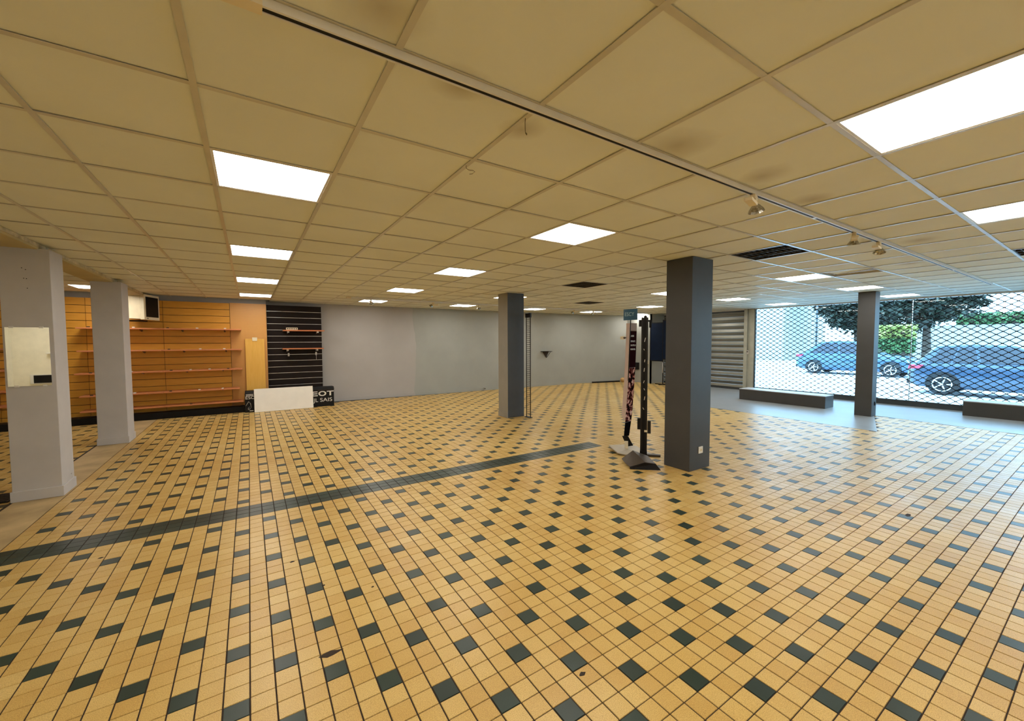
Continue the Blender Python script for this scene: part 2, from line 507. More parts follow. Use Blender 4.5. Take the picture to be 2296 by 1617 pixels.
# ---- ceiling: dark plenum slab, grid rails, tiles
ceil = MB().box(XL - 0.1, XR + 0.1, YB - 0.1, 11.7, 2.80, 2.86).build('ceiling', M['plenum'])
tag(ceil, 'suspended ceiling of square mineral tiles in a metal grid', kind='structure')
LIGHTS = {
    (0, 2): 'square LED ceiling panel nearest the viewer on the left, above the tiled floor',
    (0, 6): 'LED ceiling panel second in the left row, towards the wooden shelving',
    (0, 10): 'LED ceiling panel third in the left row, towards the wooden shelving',
    (0, 14): 'small looking LED ceiling panel right above the dark slat wall, end of left row',
    (4, 2): 'large LED ceiling panel in mid ceiling, first of the centre row',
    (4, 6): 'LED ceiling panel second of the centre row, left of the pale louvre vent',
    (4, 10): 'LED ceiling panel third of the centre row running to the back wall',
    (4, 14): 'LED ceiling panel last of the centre row, against the back wall',
    (8, 10): 'LED ceiling panel almost hidden behind the slim mid-room column',
    (8, 14): 'LED ceiling panel by the back wall just left of the slim mid-room column',
    (12, 14): 'LED ceiling panel by the back wall just right of the slim mid-room column',
    (16, 14): 'LED ceiling panel by the back wall above the bare floor bar',
    (20, 14): 'LED ceiling panel in the far corner behind the blue stand sign',
    (16, 10): 'LED ceiling panel above the blue stand sign, near the far corner',
    (20, 10): 'LED ceiling panel hidden behind the big charcoal column near the shutter',
    (12, 6): 'LED ceiling panel cut off by the left edge of the big charcoal column',
    (16, 6): 'LED ceiling panel just right of the big charcoal column, before the shutter',
    (20, 6): 'LED ceiling panel over the left end of the mesh grille',
    (12, 2): 'LED ceiling panel beside the displaced ceiling tile',
    (16, 2): 'LED ceiling panel directly over the charcoal column before the grille',
    (20, 2): 'LED ceiling panel just behind the column before the grille, over the cars',
    (4, -2): 'largest LED ceiling panel, cut by the upper right edge of the picture',
    (8, -2): 'LED ceiling panel cut by the right edge, second along the pale rail',
    (-4, 14): 'LED ceiling panel seen between the two mauve grey columns on the left',
}
EXTRA = [(0, -2), (-4, -2), (0, -6), (4, -6), (8, -6), (-7, -6), (16, -2), (20, -2), (12, -6)]  # unseen panels added for light; one off the pattern brightens the rear wall
VENTS = {
    (8, 6): 'dark louvred ceiling vent in front of the slim mid-room column row',
    (12, 10): 'small dark louvred ceiling vent nearest the back wall',
    (8, 1): 'large dark louvred ceiling vent right of the big charcoal column',
    (12, -2): 'dark louvred ceiling vent cut by the right edge of the picture',
}
LOOSE = (12, 1)
I0, I1, J0, J1 = -8, 22, -8, 17
cm = MB().box(-0.292, 0.292, -0.292, 0.292, 0, 0.015).mesh('tile'); cm.materials.append(M['ctile'])
cells = []
for i in range(I0, I1):
    for j in range(J0, J1):
        if (i, j) in LIGHTS or (i, j) in EXTRA or (i, j) in VENTS or (i, j) == LOOSE:
            continue
        x, y = GX + (i + 0.5) * G, GY + (j + 0.5) * G
        if x < XL + 0.2 or x > XR + 0.2 or y < YB + 0.1 or y > 11.7: continue
        if x < 0.3 and y > YF + 0.1: continue
        p = project(x, y, ZC)
        vis = p is not None and -60 < p[0] < IMG_W + 60 and p[1] > -120
        cells.append((p[2] if vis else 999, x, y))
cells.sort()
for d, x, y in cells[:300]:
    o = bpy.data.objects.new('ceiling_tile', cm); C.objects.link(o); o.parent = ceil
    o.location = (x, y, ZC + random.uniform(0.001, 0.0035)); o.rotation_euler = (random.gauss(0, 0.0012), random.gauss(0, 0.0012), 0)
mb = MB()
for d, x, y in cells[300:]:
    mb.box(x - 0.292, x + 0.292, y - 0.292, y + 0.292, ZC + 0.002, ZC + 0.017)
tag(mb.build('ceiling_tile_field', M['ctile'], ceil, fix=False), None, kind='stuff')
# a tile that slipped and hangs open
x, y = GX + (LOOSE[0] + 0.5) * G, GY + (LOOSE[1] + 0.5) * G
o = bpy.data.objects.new('ceiling_tile', cm); C.objects.link(o); o.parent = ceil
o.location = (x + 0.02, y - 0.05, ZC + 0.035); o.rotation_euler = (math.radians(-4), math.radians(-3), math.radians(2))
# rails
for i in range(I0, I1 + 1):
    x = GX + i * G
    if x < XL or x > XR: continue
    y1 = YF if x < 0.3 else 11.45
    MB().box(x - 0.012, x + 0.012, YB, y1, ZC - 0.0035, ZC).box(x - 0.0015, x + 0.0015, YB, y1, ZC, ZC + 0.03).build('grid_rail', M['rail'], ceil, fix=False)
for j in range(J0, J1 + 1):
    y = GY + j * G
    if y < YB or y > 11.45: continue
    x0 = 0.36 if y > YF else XL
    MB().box(x0, XR, y - 0.012, y + 0.012, ZC - 0.0030, ZC - 0.0004).box(x0, XR, y - 0.0015, y + 0.0015, ZC, ZC + 0.03).build('grid_rail', M['rail'], ceil, fix=False)
# edge trim along the shop front and pelmet
tag(MB().box(XR - 0.03, XR + 0.02, YB, 10.0, ZC - 0.03, ZC + 0.2).build('trim_1', M['white_metal']), 'pale edge trim where the ceiling meets the shop front', kind='structure')
# dropped beam over the left columns
bm_ = MB().box(-2.0, -1.72, YB, YF, 2.492, 2.60).build('trim_2', M['beam'])
tag(bm_, 'ochre underside beam running over the two left columns', kind='structure')
MB().box(-1.72, -1.714, YB, YF, 2.515, 2.549).build('edge_strip', M['trimdirty'], bm_)

# ---- columns
def column(label, x0, x1, y0, y1, mat, z1=ZC, base=None, basemat=None):
    t = thing('column', label, 'column', ((x0 + x1) / 2, (y0 + y1) / 2, 0), 'square columns carrying the ceiling')
    w, d = (x1 - x0) / 2, (y1 - y0) / 2
    MB().box(-w, w, -d, d, 0.001, z1).build('shaft', mat, t, bevel=0.004)
    if base:
        MB().box(-w - 0.012, w + 0.012, -d - 0.012, d + 0.012, 0.001, base).build('plinth', basemat or mat, t, bevel=0.003)
    return t, w, d
A1, w, d = column('mauve grey column nearest the viewer at far left, carrying the mirror', -1.988, -1.645, 5.945, 6.285, M['column_light'], 2.50, 0.105)
for hx_, hz_ in ((0.02, 2.30), (0.045, 2.285), (0.03, 2.20), (0.048, 2.198), (0.05, 2.105)):
    MB().lathe([(0.004, 0), (0.004, 0.002)], (hx_ - 0.04, -d - 0.0005, hz_), (0, -1, 0), 8).build('screw_hole', M['black'], A1)
MB().lathe([(0.007, 0), (0.005, 0.006)], (w + 0.0005, -0.02 + 0.10, 0.16), (1, 0, 0), 10).build('screw_plug', M['column_light'], A1)
A2, w, d = column('mauve grey column second from left, in front of the wooden shelving', -1.968, -1.625, 8.55, 8.96, M['column_light'], 2.50, 0.105)
Bc, w, d = column('slim half grey half charcoal column in the middle of the room', 4.40, 4.80, 6.93, 7.29, M['column_dark'])
MB().box(-w - 0.003, -w - 0.0005, -d, d, 0.001, ZC - 0.001).build('painted_face', M['column_mid'], Bc)
MB().box(-w - 0.014, -w - 0.003, -d, d, 0.001, 0.105).build('skirting', M['column_mid'], Bc)
Cc, w, d = column('big charcoal column at centre right beside the display stands', 4.357, 4.775, 2.84, 3.19, M['column_dark'])
Dc, w, d = column('charcoal column standing before the mesh grille', 10.60, 10.86, 2.88, 3.16, M['column_dark'])
DcW, DcD = w, d

# ---- shop front: posts, sill, glazing
tag(MB().box(XR - 0.06, XR + 0.08, 6.40, 6.52, 0, ZC + 0.1).box(XR - 0.04, XR + 0.08, 6.52, 6.60, 0, ZC + 0.1).box(XR - 0.075, XR + 0.08, 6.60, 6.70, 0, ZC + 0.1).build('trim_3', M['post']), 'beige steel post between roller shutter and mesh grille', kind='structure')
tag(MB().box(XR + 0.02, XR + 0.3, YB, 6.40, -0.1, 0.02).build('trim_4', M['sill']), 'dark steel threshold under the mesh grille', kind='structure')
tag(MB().box(XR + 0.1, XR + 0.16, YB - 0.1, 10.2, ZC + 0.02, 3.3).build('wall_front', M['wall']), 'grey lintel over the shop front', kind='structure')
win = MB().box(XR + 0.20, XR + 0.26, YB, 6.40, 0.02, 0.07).box(XR + 0.20, XR + 0.26, YB, 6.40, ZC - 0.02, ZC + 0.06).build('window_1', M['alu'])
tag(win, 'glazed shop window behind the mesh grille', kind='structure')
ys = [6.40, 2.93, -0.3, YB]
for a, b in zip(ys[:-1], ys[1:]):
    MB().box(XR + 0.228, XR + 0.232, b, a, 0.07, ZC - 0.02).build('pane', M['glass'], win)
for yy in ys[1:-1]:
    MB().box(XR + 0.215, XR + 0.245, yy - 0.006, yy + 0.006, 0.07, ZC - 0.02).build('mullion', M['alu'], win)

# ================================================================== THINGS
# ---- ceiling lights
def make_light():
    t = thing('ceiling_light', '', 'ceiling light', (0, 0, 0), 'square LED ceiling panels')
    f = MB(); a, b = 0.295, 0.276
    for s in (-1, 1):
        f.box(-a, a, s * (a + b) / 2 - (a - b) / 2, s * (a + b) / 2 + (a - b) / 2, -0.001, 0.012)
        f.box(s * (a + b) / 2 - (a - b) / 2, s * (a + b) / 2 + (a - b) / 2, -b, b, -0.001, 0.012)
    f.build('frame', M['white_metal'], t)
    MB().box(-b, b, -b, b, 0.002, 0.010).build('diffuser', M['diffuser'], t)
    return t
proto = None
allL = [(k, v) for k, v in LIGHTS.items()] + [(k, 'LED ceiling panel out of the picture behind or beside the viewer') for k in EXTRA]
for (i, j), lab in allL:
    if proto is None: proto = t = make_light()
    else: t = copy_tree(proto)
    t.location = (GX + (i + 0.5) * G, GY + (j + 0.5) * G, ZC)
    t['label'] = lab
    if (i, j) in EXTRA: t['group'] = 'LED ceiling panels outside the picture'

# ---- ceiling vents
def make_vent():
    t = thing('ceiling_vent', '', 'vent', (0, 0, 0), 'louvred ceiling vents')
    f = MB(); a, b = 0.295, 0.280
    for s in (-1, 1):
        f.box(-a, a, s * (a + b) / 2 - (a - b) / 2, s * (a + b) / 2 + (a - b) / 2, -0.001, 0.02)
        f.box(s * (a + b) / 2 - (a - b) / 2, s * (a + b) / 2 + (a - b) / 2, -b, b, -0.001, 0.02)
    f.build('frame', M['vent'], t)
    MB().box(-b, b, -b, b, 0.06, 0.065).build('backing', M['plenum'], t)
    for k in range(10):
        y = -b + (k + 0.5) * 2 * b / 10
        MB().obox((0, y, 0.022), (b, 0, 0), (0, 0.020, 0.016), (0, -0.0012, 0.0015)).build('louvre', M['vent'], t)
    for x in (-0.093, 0.093):
        MB().box(x - 0.004, x + 0.004, -b, b, 0.0, 0.02).build('spacer', M['vent'], t)
    return t
M['vent'] = simple('dark_bronze_vent', (0.05, 0.036, 0.018), 0.5, metal=0.2)
proto = None
for (i, j), lab in VENTS.items():
    if proto is None: proto = t = make_vent()
    else: t = copy_tree(proto)
    t.location = (GX + (i + 0.5) * G, GY + (j + 0.5) * G, ZC); t['label'] = lab

# ---- lighting tracks
def make_track(label, x0, x1, y, w=0.036, h=0.026):
    t = thing('lighting_track', label, 'lighting track', (x0, y, ZC - 0.004))
    L = x1 - x0
    MB().box(0, L, -w / 2, w / 2, -0.010, 0).box(0, L, -w / 2, -w / 2 + 0.009, -h, -0.010).box(0, L, w / 2 - 0.008, w / 2, -h, -0.010).build('channel', M['white_metal'], t)
    MB().box(0.0, L, -w / 2 + 0.009, w / 2 - 0.008, -h + 0.003, -0.010).build('slot', M['black'], t)
    MB().box(-0.10, 0, -w / 2 - 0.004, w / 2 + 0.004, -h - 0.002, 0).build('end_feed', M['cream_plastic'], t)
    for q in (L * 0.34, L * 0.75):
        MB().box(q - 0.02, q + 0.02, -w / 2 - 0.001, w / 2 + 0.001, -h - 0.001, -h + 0.004).build('joint', M['white_metal'], t)
    return t
make_track('long white lighting track crossing the ceiling near the viewer', 0.06, 10.88, 1.404)
make_track('short white lighting track running before the back wall', 1.9, 11.6, 9.36)

def make_spot(label, x, y, ztop, yaw, tilt, big=True):
    t = thing('spotlight', label, 'spotlight', (x, y, ztop), 'spotlights clipped to the tracks', yaw)
    MB().box(-0.035, 0.035, -0.014, 0.014, -0.030, 0).build('track_adapter', M['cream_plastic'], t, bevel=0.002)
    MB().lathe([(0.015, 0), (0.018, -0.012), (0.018, -0.028), (0.012, -0.034)], (0, 0, -0.026), (0, 0, 1), 12).build('swivel', M['cream_plastic'], t)
    MB().obox((-0.085, 0.0, -0.062), (0.075, 0, 0), (0, 0.024, 0), (0, 0, 0.010)).build('transformer', M['cream_plastic'], t, bevel=0.003)
    a = math.radians(tilt)
    ax = Vector((math.sin(a), 0, -math.cos(a)))
    c = Vector((0.045, 0, -0.055))
    MB().tube([(0, 0, -0.05), (0.03, 0, -0.055), c], 0.005).build('arm', M['cream_plastic'], t)
    MB().lathe([(0.012, -0.01), (0.028, 0.006), (0.044, 0.028), (0.051, 0.042), (0.047, 0.042), (0.038, 0.026), (0.02, 0.008), (0.001, 0.004)], c, ax, 12, smooth=False, cap=False).build('reflector', M['faceted'], t)
    MB().lathe([(0.010, 0.005), (0.010, 0.030), (0.004, 0.034)], c, ax, 10).build('bulb', M['glassbulb'], t)
    return t
M['glassbulb'] = simple('clear_bulb', (0.55, 0.53, 0.48), 0.1)
zt = ZC - 0.030
make_spot('cream spotlight on the near track, first after the ceiling join, aimed sideways', 2.82, 1.404, zt, 0.25, 35)
make_spot('second cream spotlight on the near track with drooping faceted reflector', 4.56, 1.404, zt, 0.35, 10)
make_spot('third cream spotlight on the near track, nearest the shop front', 5.20, 1.404, zt, 0.1, -15)
make_spot('tiny far spotlight over the first back wall light panel', 2.32, 9.36, zt, 1.2, 40)
make_spot('tiny far spotlight pair left of the slim column before the back wall', 3.80, 9.36, zt, 2.1, 40)
make_spot('tiny far spotlight beside the panel left of the slim column', 5.05, 9.36, zt, 1.0, 40)
make_spot('tiny dark far spotlight right of the slim column above the wall bracket', 8.35, 9.36, zt, 1.8, 40)
make_spot('tiny far spotlight above the panel right of the slim column', 9.15, 9.36, zt, 1.3, 40)

# ---- stray hanging wires
def wire(label, pts):
    p0 = Vector(pts[0])
    o = MB().tube([Vector(p) - p0 for p in pts], 0.0014, 5).build('hanging_wire', M['brownwire'])
    o.location = p0
    tag(o, label, 'wire')
M['brownwire'] = simple('brown_wire', (0.06, 0.035, 0.015), 0.5)
wire('thin looped wire dangling from the ceiling beside the long track', [(1.05, 1.50, 2.548), (1.051, 1.505, 2.53), (1.055, 1.51, 2.505), (1.06, 1.515, 2.495), (1.066, 1.512, 2.488), (1.062, 1.508, 2.480), (1.057, 1.510, 2.488), (1.060, 1.514, 2.494)])
wire('thin kinked wire hooked on the ceiling grid in mid ceiling', [(1.045, 2.07, 2.548), (1.052, 2.085, 2.538), (1.07, 2.09, 2.534), (1.095, 2.085, 2.535), (1.105, 2.08, 2.528), (1.09, 2.085, 2.515), (1.075, 2.09, 2.512)])

# ---- wooden slat panelling with shelves
SZ0, SZ1, SP = 0.135, 2.443, 0.149
def slat_panel(label, x0, x1, y, mat, backing, cat='slat wall', zlow=SZ0, ztop=SZ1, insert=None, pitch=SP, gap=0.010, group=None):
    t = thing('slat_wall', label, cat, ((x0 + x1) / 2, y, 0), group)
    w = (x1 - x0) / 2
    MB().box(-w, w, 0.006, 0.030, zlow, ztop).build('backing', backing, t)
    z = ztop
    sm = {}
    while z - 0.02 > zlow:
        z0 = max(z - pitch + gap, zlow); h = round(z - z0, 4)
        if h not in sm:
            sm[h] = MB().box(-w + 0.002, w - 0.002, -0.012, 0.006, -h, 0).mesh('slat'); sm[h].materials.append(mat)
        o = bpy.data.objects.new('slat', sm[h]); C.objects.link(o); o.parent = t; o.location = (0, 0, z)
        if insert and z - pitch > zlow - 0.01:
            if 'i' not in sm:
                sm['i'] = MB().box(-w + 0.002, w - 0.002, -0.013, 0.006, -gap + 0.001, -0.001).mesh('groove_strip'); sm['i'].materials.append(insert)
            o = bpy.data.objects.new('groove_strip', sm['i']); C.objects.link(o); o.parent = t; o.location = (0, 0, z - pitch + gap)
        z -= pitch
    return t
YS = 11.10
grp = 'honey wood slat wall panels'
M['groove'] = simple('dark_groove', (0.06, 0.022, 0.006), 0.8)
slat_panel('honey wood slat wall panel right of the television, behind the shelves', -1.488, -0.342, YS, M['slat'], M['groove'], group=grp)
slat_panel('honey wood slat wall panel behind the second column and television', -2.632, -1.490, YS, M['slat'], M['groove'], group=grp)
slat_panel('honey wood slat wall panel seen between the two left columns', -3.776, -2.634, YS, M['slat'], M['groove'], group=grp)
slat_panel('honey wood slat wall panel left of the mirror column', -4.89, -3.778, YS, M['slat'], M['groove'], group=grp)
# ribbed orange infill
rp = thing('ribbed_panel', 'orange finely ribbed wood panel beside the dark slat wall', 'wall panel', (0.01, YS, 0))
MB().box(-0.348, 0.348, -0.002, 0.030, 0.13, 2.455).build('board', M['slat_rib'], rp)
rm = MB().box(-0.346, 0.346, -0.009, -0.002, 0.0, 0.034).mesh('rib'); rm.materials.append(M['slat_rib'])
for k in range(62):
    o = bpy.data.objects.new('rib', rm); C.objects.link(o); o.parent = rp; o.location = (0, 0, 0.133 + k * 0.0373)
MB().box(0.336, 0.350, -0.02, 0.03, 0.13, 2.455).build('edge_strip', M['slat_rib'], rp)
# black plinth
tag(MB().box(-4.88, -0.125, 10.86, YS - 0.015, 0.001, 0.13).build('wall_plinth', M['black'], bevel=0.003), 'black plinth along the foot of the wooden slat wall', 'plinth')

ROWS = [('top', 1.850), ('second from top', 1.412), ('middle', 0.980), ('second lowest', 0.552), ('lowest', 0.262)]
def shelf(label, x0, x1, z, yfront=10.75, yback=YS - 0.014, mat=None, clips=0, brk=2, group='reddish shelf boards on the honey slat wall', tilt=0.0):
    t = thing('shelf', label, 'shelf', ((x0 + x1) / 2, yback, z), group)
    w = (x1 - x0) / 2; dd = yback - yfront
    o = MB().box(-w, w, -dd, -0.0005, -0.015, 0.011).build('shelf_board', mat or M['shelf'], t, bevel=0.002)
    for k in range(brk):
        x = -w + (k + 0.5) * 2 * w / brk + random.uniform(-0.05, 0.05)
        MB().prism([(x - 0.012, -0.002, -0.011), (x - 0.012, -dd * 0.55, -0.011), (x - 0.012, -dd * 0.5, -0.024), (x - 0.012, -0.002, -0.055)], (0.024, 0, 0)).build('bracket', M['bracket'], t)
    for k in range(clips):
        x = -w + (k + 0.3) * 2 * w / max(clips, 1) + random.uniform(-0.04, 0.04)
        MB().box(x - 0.02, x + 0.02, -dd + 0.003, -dd + 0.035, 0.011, 0.030).build('price_clip', M['white_plastic'] if k % 3 else M['bracket'], t, bevel=0.003)
    return t
M['bracket'] = simple('dark_bracket', (0.05, 0.03, 0.018), 0.4)
for k, (nm, z) in enumerate(ROWS):
    shelf(f'{nm} reddish shelf board on the slat wall right of the second column', -1.485, -0.135 - (0.06 if k == 3 else 0), z, clips=(3, 3, 4, 3, 1)[k])
    shelf(f'{nm} reddish shelf board passing behind the second column', -2.70 - (0.05 if k == 2 else 0), -1.489, z, clips=(2, 1, 2, 2, 1)[k])
for nm, z in (('top', 1.465), ('second', 1.084), ('third', 0.708), ('bottom', 0.447)):
    shelf(f'{nm} reddish shelf board showing left of the mirror column', -4.86, -3.58, z, clips=1)

# ---- television in the corner
P1, P2 = Vector((-1.69, 10.55, 0)), Vector((-1.525, 10.98, 0))
tv = thing('television', 'boxy cream television with black screen mounted high on the slat wall', 'television', (P1.x, P1.y, 2.02))
fw = P2 - P1; fl = fw.length; fw.normalize(); bk = Vector((-fw.y, fw.x, 0))
def tvp(a, b, z): return tuple(fw * a + bk * b + Vector((0, 0, z)))
H = 0.495
m = MB()
ring0 = [tvp(0, 0, 0), tvp(fl, 0, 0), tvp(fl, 0, H), tvp(0, 0, H)]
ring1 = [tvp(0, 0.07, 0), tvp(fl, 0.07, 0), tvp(fl, 0.07, H), tvp(0, 0.07, H)]
ring2 = [tvp(0.012, 0.075, 0.012), tvp(fl - 0.012, 0.075, 0.012), tvp(fl - 0.012, 0.075, H - 0.012), tvp(0.012, 0.075, H - 0.012)]
ring3 = [tvp(0.05, 0.40, 0.03), tvp(fl - 0.12, 0.40, 0.03), tvp(fl - 0.12, 0.40, H - 0.03), tvp(0.05, 0.40, H - 0.03)]
vs = ring0 + ring1 + ring2 + ring3
m.v = vs
m.face([3, 2, 1, 0]); m.face([12, 13, 14, 15])
for r in range(3):
    for k in range(4):
        k2 = (k + 1) % 4
        m.face([r * 4 + k, r * 4 + k2, r * 4 + 4 + k2, r * 4 + 4 + k])
m.build('casing', M['cream_plastic'], tv, bevel=0.006)
M['screen'] = simple('dark_screen_glass', (0.003, 0.003, 0.003), 0.3, spec=0.15)
MB().prism([tvp(0.050, 0.0, 0.055), tvp(fl - 0.040, 0.0, 0.055), tvp(fl - 0.040, 0.0, H - 0.045), tvp(0.050, 0.0, H - 0.045)], bk * -0.004).build('screen', M['screen'], tv)
MB().prism([tvp(0.065, 0.0, 0.022), tvp(0.115, 0.0, 0.022), tvp(0.115, 0.0, 0.034), tvp(0.065, 0.0, 0.034)], bk * -0.003).build('badge', M['black'], tv)
MB().obox(tuple(fw * (fl - 0.2) + bk * 0.26 + Vector((0, 0, -0.012))), fw * 0.10, bk * 0.10, (0, 0, 0.010)).build('mounting_plate', M['black_metal'], tv)

# ---- dark slat wall with two shelves
slat_panel('dark brown slat wall with aluminium groove strips', 0.372, 1.562, 11.30, M['darkslat'], M['black'], insert=M['alu'], zlow=0.05, ztop=2.456)
ds1 = shelf('upper reddish shelf on the dark slat wall, carrying a small box', 0.69, 1.585, 1.850, 10.97, 11.285, group='shelves on the dark slat wall', brk=0)
ds2 = shelf('lower reddish shelf on the dark slat wall, empty', 0.67, 1.560, 1.412, 10.97, 11.285, group='shelves on the dark slat wall', brk=0)
for t in (ds1, ds2):
    for x in (-0.34, 0.30):
        MB().prism([(x - 0.008, -0.002, -0.011), (x - 0.008, -0.24, -0.011), (x - 0.008, -0.24, -0.030), (x - 0.008, -0.002, -0.07)], (0.016, 0, 0)).build('bracket', M['alu'], t)
        MB().box(x - 0.022, x + 0.022, -0.262, -0.24, -0.055, -0.011).build('bracket_cap', M['white_plastic'], t, bevel=0.003)
bx = thing('shelf_box', 'small patterned carton lying on the upper shelf of the dark slat wall', 'box', (0.88, 11.10, 1.862))
MB().box(-0.12, 0.12, -0.06, 0.06, 0, 0.055).build('carton', M['cream_plastic'], bx, bevel=0.002)
for k in range(5):
    MB().box(-0.105 + k * 0.045, -0.075 + k * 0.045, -0.0612, -0.0600, 0.014, 0.042).build('printed_patch', M['bracket'], bx)
def hook(label, x, z, rod):
    t = thing('slat_hook', label, 'hook', (x, 11.286, z), 'hooks on the dark slat wall')
    MB().box(-0.018, 0.018, -0.014, 0.0, -0.06, 0.02).build('hook_plate', M['white_plastic'], t, bevel=0.003)
    MB().tube([(0, -0.012, -0.03), (0, -0.12, -0.035), (0, -0.125, -0.02)], 0.004).build('peg', M['alu'], t)
    if rod:
        MB().tube([(0, -0.03, -0.05), (0, -0.035, -0.18)], 0.005).build('hanging_rod', M['alu'], t)
hook('white slat hook below the lower shelf, left one without rod', 0.81, 1.285, False)
hook('white slat hook below the lower shelf, right one with hanging rod', 1.42, 1.30, True)

# ---- long black carton with lettering, boards leaning on it
cb = thing('bicycle_carton', 'long black cardboard carton with white lettering behind the white board', 'carton', (0.81, 10.95, 0))
MB().box(-0.92, 0.92, -0.20, 0.125, 0.001, 0.415).build('carton_body', M['card_black'], cb, bevel=0.004)
MB().prism([(-0.915, -0.202, 0.40), (-0.915, 0.123, 0.40), (-0.915, 0.09, 0.465), (-0.915, -0.13, 0.470)], (1.845, 0, 0)).build('carton_lid', M['card_black'], cb, bevel=0.006)
MB().box(0.56, 0.925, -0.208, -0.2005, 0.395, 0.402).build('tape_edge', M['bracket'], cb)
for tx, x0_, w_, sz, z_, bo in (('E', 0.415, 0.14, 0.158, 0.262, 0.004), ('O', 0.570, 0.175, 0.158, 0.262, 0.004), ('T', 0.758, 0.155, 0.158, 0.262, 0.004),
                              ('JL', 0.455, 0.105, 0.128, 0.118, 0.0), ('SAIS', 0.605, 0.27, 0.128, 0.118, 0.0), ('ESC', -0.905, 0.165, 0.092, 0.298, 0.0)):
    lettering(tx, sz, (x0_, -0.2015, z_), (1, 0, 0), (0, 0, 1), M['print_white'], cb, bold=bo, width=w_)
for k, zz in enumerate((0.375, 0.398)):
    MB().box(-0.90, -0.76, -0.2030, -0.2002, zz - 0.004, zz + 0.006).build('printed_line', M['print_white'], cb)
for pts in ([(-0.905, 0.150), (-0.848, 0.245), (-0.815, 0.195), (-0.808, 0.110), (-0.835, 0.060), (-0.860, 0.060), (-0.862, 0.100), (-0.835, 0.125)], [(-0.86, 0.078), (-0.83, 0.085)]):
    MB().tube([(x, -0.2015, z) for x, z in pts], 0.0035, 5).build('line_drawing', M['print_white'], cb)
MB().box(-0.835, -0.765, -0.2030, -0.2002, 0.028, 0.042).build('printed_line', M['print_white'], cb)

wb = thing('white_board', 'long white laminate board leaning on the black carton', 'board', (0.66, 10.655, 0.002))
MB().obox((0, 0.042, 0.258), (0.595, 0, 0), (0, 0.0085, -0.0012), (0, 0.036, 0.258)).build('panel', M['white_board'], wb, bevel=0.002)
ob = thing('wood_board', 'yellow wood board standing on the carton against the ribbed panel', 'board', (0.118, 10.99, 0.470))
MB().obox((0, 0.03, 0.59), (0.187, 0, 0), (0, 0.009, -0.0004), (0, 0.026, 0.588)).build('panel', M['board'], ob, bevel=0.002)
MB().box(-0.05, 0.045, 0.025, 0.045, 1.13, 1.21).build('paper_label', M['cream_plastic'], ob)

# ---- wall bracket, floor bar, ball
br = thing('wall_bracket', 'small black triangular bracket shelf on the grey back wall', 'bracket', (8.70, 11.262, 1.205))
MB().prism([(-0.20, -0.004, 0), (0.20, -0.004, 0), (0.16, -0.20, 0), (-0.16, -0.20, 0)], (0, 0, 0.018)).build('top_plate', M['black_metal'], br)
MB().prism([(-0.12, -0.002, 0), (0.15, -0.002, 0), (0.05, -0.002, -0.22)], (0, -0.006, 0)).build('web', M['bracket'], br)
MB().tube([(-0.12, -0.17, 0), (0.04, -0.01, -0.21)], 0.006).build('strut', M['black_metal'], br)
MB().tube([(0.12, -0.17, 0), (0.06, -0.01, -0.21)], 0.006).build('strut', M['black_metal'], br)
fb = thing('floor_bar', 'black metal bar lying on the floor along the back wall', 'bar', (11.32, 10.88, 0))
dv = Vector((1.22, -0.25, 0)).normalized()
MB().obox((0, 0, 0.026), dv * 0.60, Vector((-dv.y, dv.x, 0)) * 0.025, (0, 0, 0.025)).build('bar_profile', M['black'], fb, bevel=0.004)
for s in (-1, 1):
    MB().obox(tuple(dv * (0.604 * s) + Vector((0, 0, 0.026))), dv * 0.004, Vector((-dv.y, dv.x, 0)) * 0.027, (0, 0, 0.0258)).build('end_cap', M['black_metal'], fb)
ba = thing('ball', 'yellowish ball resting by the skirting of the back wall', 'ball', (11.93, 10.60, 0))
M['ball'] = simple('tan_leather', (0.50, 0.29, 0.10), 0.5)
MB().lathe([(0.001, 0.0005)] + [(0.10 * math.sin(a), 0.0905 - 0.09 * math.cos(a)) for a in [math.pi * k / 14 for k in range(1, 14)]] + [(0.001, 0.1805)], (0, 0, 0), (0, 0, 1), 20).build('ball_skin', M['ball'], ba)
MB().tube([(0.1005 * math.cos(a), 0.1005 * math.sin(a), 0.0905) for a in [2 * math.pi * k / 24 for k in range(24)]], 0.002, 5, closed=True).build('seam', M['bracket'], ba)
# socket and pipe on the skirting
so = thing('wall_socket', 'small grey socket on the skirting of the back wall', 'socket', (6.30, 11.318, 0.06))
MB().box(-0.035, 0.035, -0.03, 0.0, -0.03, 0.03).build('socket_body', M['wall'], so, bevel=0.004)
MB().lathe([(0.018, 0), (0.018, 0.003)], (0, -0.03, 0), (0, -1, 0), 12).build('socket_face', M['bracket'], so)

# ---- narrow wire rack beside the slim column
wr = thing('wire_rack', 'tall narrow black ladder-like wire rack beside the slim column', 'rack', (4.792, 6.69, 0))
for y in (0.14, 0.0):
    MB().tube([(0, y, 0.001 if y > -0.05 else 0.001), (0, y, 2.10)], 0.009, 6).build('upright', M['black_metal'], wr)
rg = MB().tube([(0, 0.0, 0), (0, 0.14, 0)], 0.0050, 5).mesh('rung'); rg.materials.append(M['black_metal'])
for k in range(50):
    o = bpy.data.objects.new('rung', rg); C.objects.link(o); o.parent = wr; o.location = (0, 0, 0.08 + k * 0.0395)
MB().box(-0.02, 0.02, -0.015, 0.155, 2.05, 2.14).build('head_bracket', M['black_metal'], wr, bevel=0.004)
MB().box(-0.04, 0.04, -0.02, 0.16, 0.001, 0.012).build('foot', M['black_metal'], wr)

